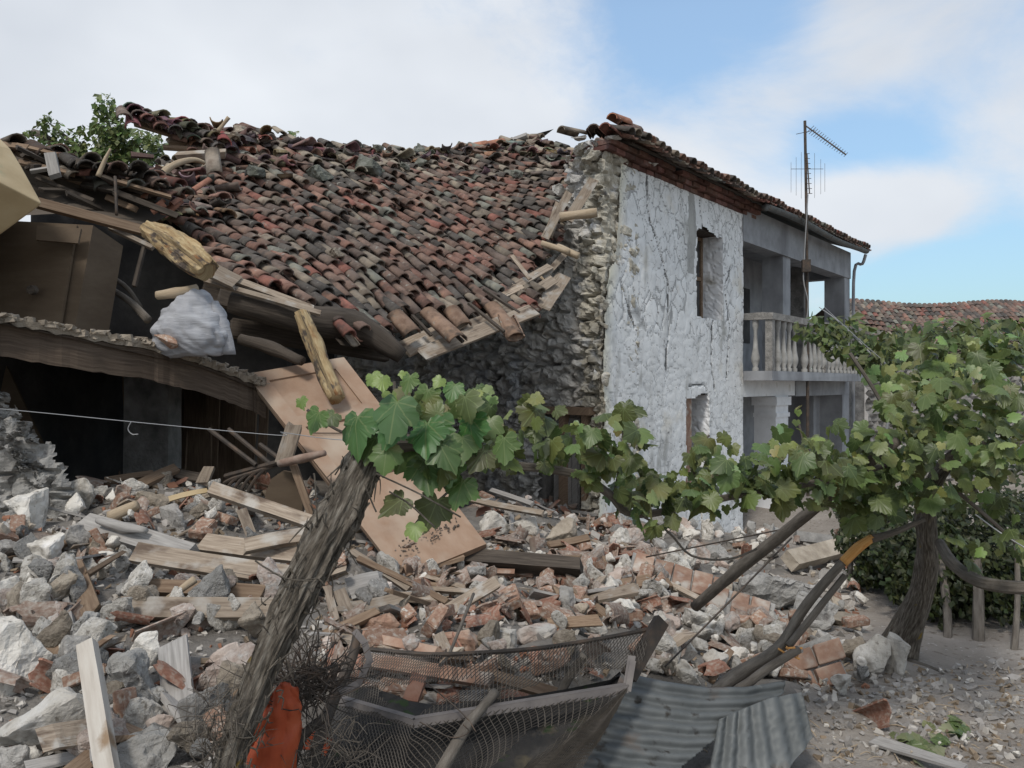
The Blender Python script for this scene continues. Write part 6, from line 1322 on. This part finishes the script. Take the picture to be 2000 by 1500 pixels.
# orange plastic and twiggy tangle
mb = MB(); P = [[(520, 1395), (535, 1345), (562, 1318), (580, 1340)], [(492, 1440), (520, 1400), (562, 1370), (590, 1380)], [(474, 1500), (510, 1450), (552, 1430), (586, 1440)], [(455, 1580), (495, 1560), (540, 1540), (575, 1530)]]
n = 24; G = []
for j in range(n+1):
    for i in range(n+1):
        a, b = i/n*3, j/n*3; ia, ib = min(2, int(a)), min(2, int(b)); fa, fb = a-ia, b-ib
        q = [P[ib][ia], P[ib][ia+1], P[ib+1][ia], P[ib+1][ia+1]]; x = (q[0][0]*(1-fa)+q[1][0]*fa)*(1-fb)+(q[2][0]*(1-fa)+q[3][0]*fa)*fb; y = (q[0][1]*(1-fa)+q[1][1]*fa)*(1-fb)+(q[2][1]*(1-fa)+q[3][1]*fa)*fb
        p = T(x, y, 2.3); p.y -= .05*math.sin(math.pi*i/n)+.02*noise.noise(Vector((i*.25, j*.2, 1)))+.012*abs(noise.noise(Vector((i*.6, j*.5, 4)))); mb.v.append(tuple(p))
for j in range(n):
    for i in range(n): mb.f.append([j*(n+1)+i, j*(n+1)+i+1, (j+1)*(n+1)+i+1, (j+1)*(n+1)+i]); mb.c.append((1, 1, 1)); mb.uv.append([(0, 0)]*4)
o = mb.build('orange_plastic_sheet', M['orange'], smooth=True, label='crumpled orange plastic sheet at the foot of the vine trunk', cat='plastic sheet'); s = o.modifiers.new('s', 'SOLIDIFY'); s.thickness = .004
place(rock_mesh('orange_scrap', 61, (1, .5, .4), 12, 2, .1), 'orange_plastic_scrap', T(610, 1450, 2.55), .16, (0, .3, 0), 'orange', 'smaller orange-red plastic scrap behind the dark mesh post', 'plastic scrap')
rnd = random.Random(55)
def tangle(name, c, rx, ry, d, cnt, r, label, m='stick', L=(.06, .2), up=.3):
    mb = MB()
    for i in range(cnt):
        a = rnd.uniform(0, 6.28); q = math.sqrt(rnd.random()); p = T(c[0]+math.cos(a)*q*rx, c[1]+math.sin(a)*q*ry, d+rnd.uniform(-.08, .08)); v = Vector((rnd.gauss(0, 1), rnd.gauss(0, .6), rnd.gauss(up, .8))).normalized()*rnd.uniform(*L)
        mid = p+v*.5+Vector((rnd.gauss(0, .02), rnd.gauss(0, .02), rnd.gauss(0, .02))); mb.tube([p, mid, p+v], [r, r*.8, r*.4], 4, sub=3, cap=False)
    mb.build(name, M[m], label=label, cat='dry twigs')
tangle('dry_brush', (600, 1340), 55, 40, 2.42, 260, .0022, 'dark wiry tangle of dry twigs above the orange plastic', 'metal')
tangle('dry_brush', (430, 1420), 60, 75, 2.12, 120, .0013, 'fine dry twigs round the foot of the vine trunk', L=(.04, .14))
tangle('dry_weeds', (620, 1470), 90, 50, 2.35, 160, .0016, 'dry weed stalks under the left end of the mesh', L=(.04, .14))
# poles, wires
stick([(1358, 1184, 4.5), (1440, 1114, 4.1), (1520, 1050, 3.8), (1600, 985, 3.5), (1660, 932, 3.3), (1752, 862, 3.05)], [10, 12, 12, 11, 11, 9], 'stick', 'leaning_pole', 'dark round pole leaning up into the vine leaves', 'pole', seg=12)
fp = empty('forked_pole', T(1411, 1340, 3.3), 0, 'long broken forked pole with split orange wood rising to the vine', 'pole')
stick([(1395, 1352, 3.25), (1440, 1318, 3.35), (1520, 1266, 3.45), (1562, 1200, 3.5), (1600, 1150, 3.5), (1648, 1096, 3.5)], [12, 14, 12, 10, 9, 8], 'stick', 'shaft', '', parent=fp, seg=12, seed=3)
stick([(1646, 1099, 3.5), (1675, 1070, 3.5), (1704, 1050, 3.5)], [9.5, 10, 8], 'orangewood', 'split_wood', '', parent=fp)
stick([(1700, 1053, 3.5), (1750, 1038, 3.5), (1805, 1014, 3.5)], [8, 6, 5], 'stick', 'pole_tip', '', parent=fp)
stick([(1540, 1262, 3.42), (1590, 1200, 3.46), (1650, 1124, 3.5)], [7, 7, 6], 'stick', 'side_stick', '', parent=fp, seed=8)
stick([(1440, 1350, 3.25), (1500, 1305, 3.35), (1560, 1268, 3.4)], [9, 9, 8], 'stick', 'side_stick', '', parent=fp, seed=9)
mb = MB()
for i in range(16): p = T(1540+rnd.uniform(-10, 14), 1272+rnd.uniform(-6, 8), 3.4); board_mb(mb, p, p+Vector((rnd.uniform(-.03, .05), -.01, rnd.uniform(-.02, .02))), .008, .004, seed=i, secs=1)
mb.build('splinters', M['orangewood'], fp)
for i, (P, r, m, l) in enumerate([([(1299, 1302, 3.3), (1420, 1180, 3.6), (1546, 1051, 4.0)], 2, 'metal', 'taut dark wire running up beside the leaning pole'), ([(1262, 1088, 5), (1400, 1060, 4.6), (1527, 1034, 4.2)], 1.6, 'metal', 'dark wire crossing before the white wall foot'),
    ([(-60, 793, 3.6), (100, 808, 3.4), (300, 828, 3.2), (540, 850, 3.0), (548, 844, 3.0)], .8, 'wire', 'thin pale washing wire stretched across the dark opening'), ([(548, 844, 3.0), (650, 858, 2.7), (760, 862, 2.45)], .9, 'wire', 'thin wire end running to the vine top'), ([(256, 824, 3.25), (250, 838, 3.25), (258, 848, 3.25), (270, 848, 3.25)], 1.0, 'wire', 'small wire hook hanging on the washing wire'),
    ([(1610, 600, 9), (1680, 665, 8), (1720, 700, 7.6), (1745, 725, 7.4)], .7, 'wire', 'pale cable drooping over the far vine'), ([(1905, 1005, 3.2), (1950, 1038, 3.2), (2010, 1075, 3.1)], 1.5, 'wire', 'wire slanting down at the right edge')]):
    stick(P, r, m, 'wire', l, 'wire', seg=5, nz=0)
stick([(1778, 1298, 4.5), (1830, 1318, 4.35), (1880, 1345, 4.15), (2010, 1376, 3.9)], [13, 12, 10, 8], 'stick', 'ground_branch', 'grey fallen branch on the bare ground right of the cleft boulder', 'branch', nz=.2)
# fallen leafy shoot on the ground
mb = MB(); rnd = random.Random(70)
for i in range(34):
    t = rnd.random(); x, y = 1745+150*t+rnd.gauss(0, 14), 1455+25*math.sin(t*5)+rnd.gauss(0, 10); p = hit(x, y); p.z += rnd.uniform(.015, .05)
    leaf(mb, p, rnd.uniform(.04, .085), (rnd.gauss(0, .4), rnd.gauss(-.2, .4), 1), (rnd.gauss(0, 1), rnd.gauss(0, 1), 0), rnd.choice([(.12, .16, .06), (.20, .22, .11), (.27, .28, .17), (.10, .15, .05)]), rnd=rnd)
mb.build('fallen_shoot', M['leaf'], label='wilting green vine shoot lying on the bare ground', cat='leafy shoot')
mb = MB()
for i in range(260):
    x, y = rnd.uniform(1300, 2000), rnd.uniform(1290, 1500); p = hit(x, y); p.z += .006; a = rnd.uniform(0, 6.28); L = rnd.uniform(.02, .12); v = Vector((math.cos(a), math.sin(a), 0))
    mb.tube([p, p+v*L*.5+Vector((0, 0, .008)), p+v*L+Vector((rnd.gauss(0, .01), rnd.gauss(0, .01), 0))], rnd.uniform(.0012, .0035), 4, sub=2)
mb.build('ground_litter', M['paleLog'], kind='stuff', label='twigs and straw strewn over the bare ground')
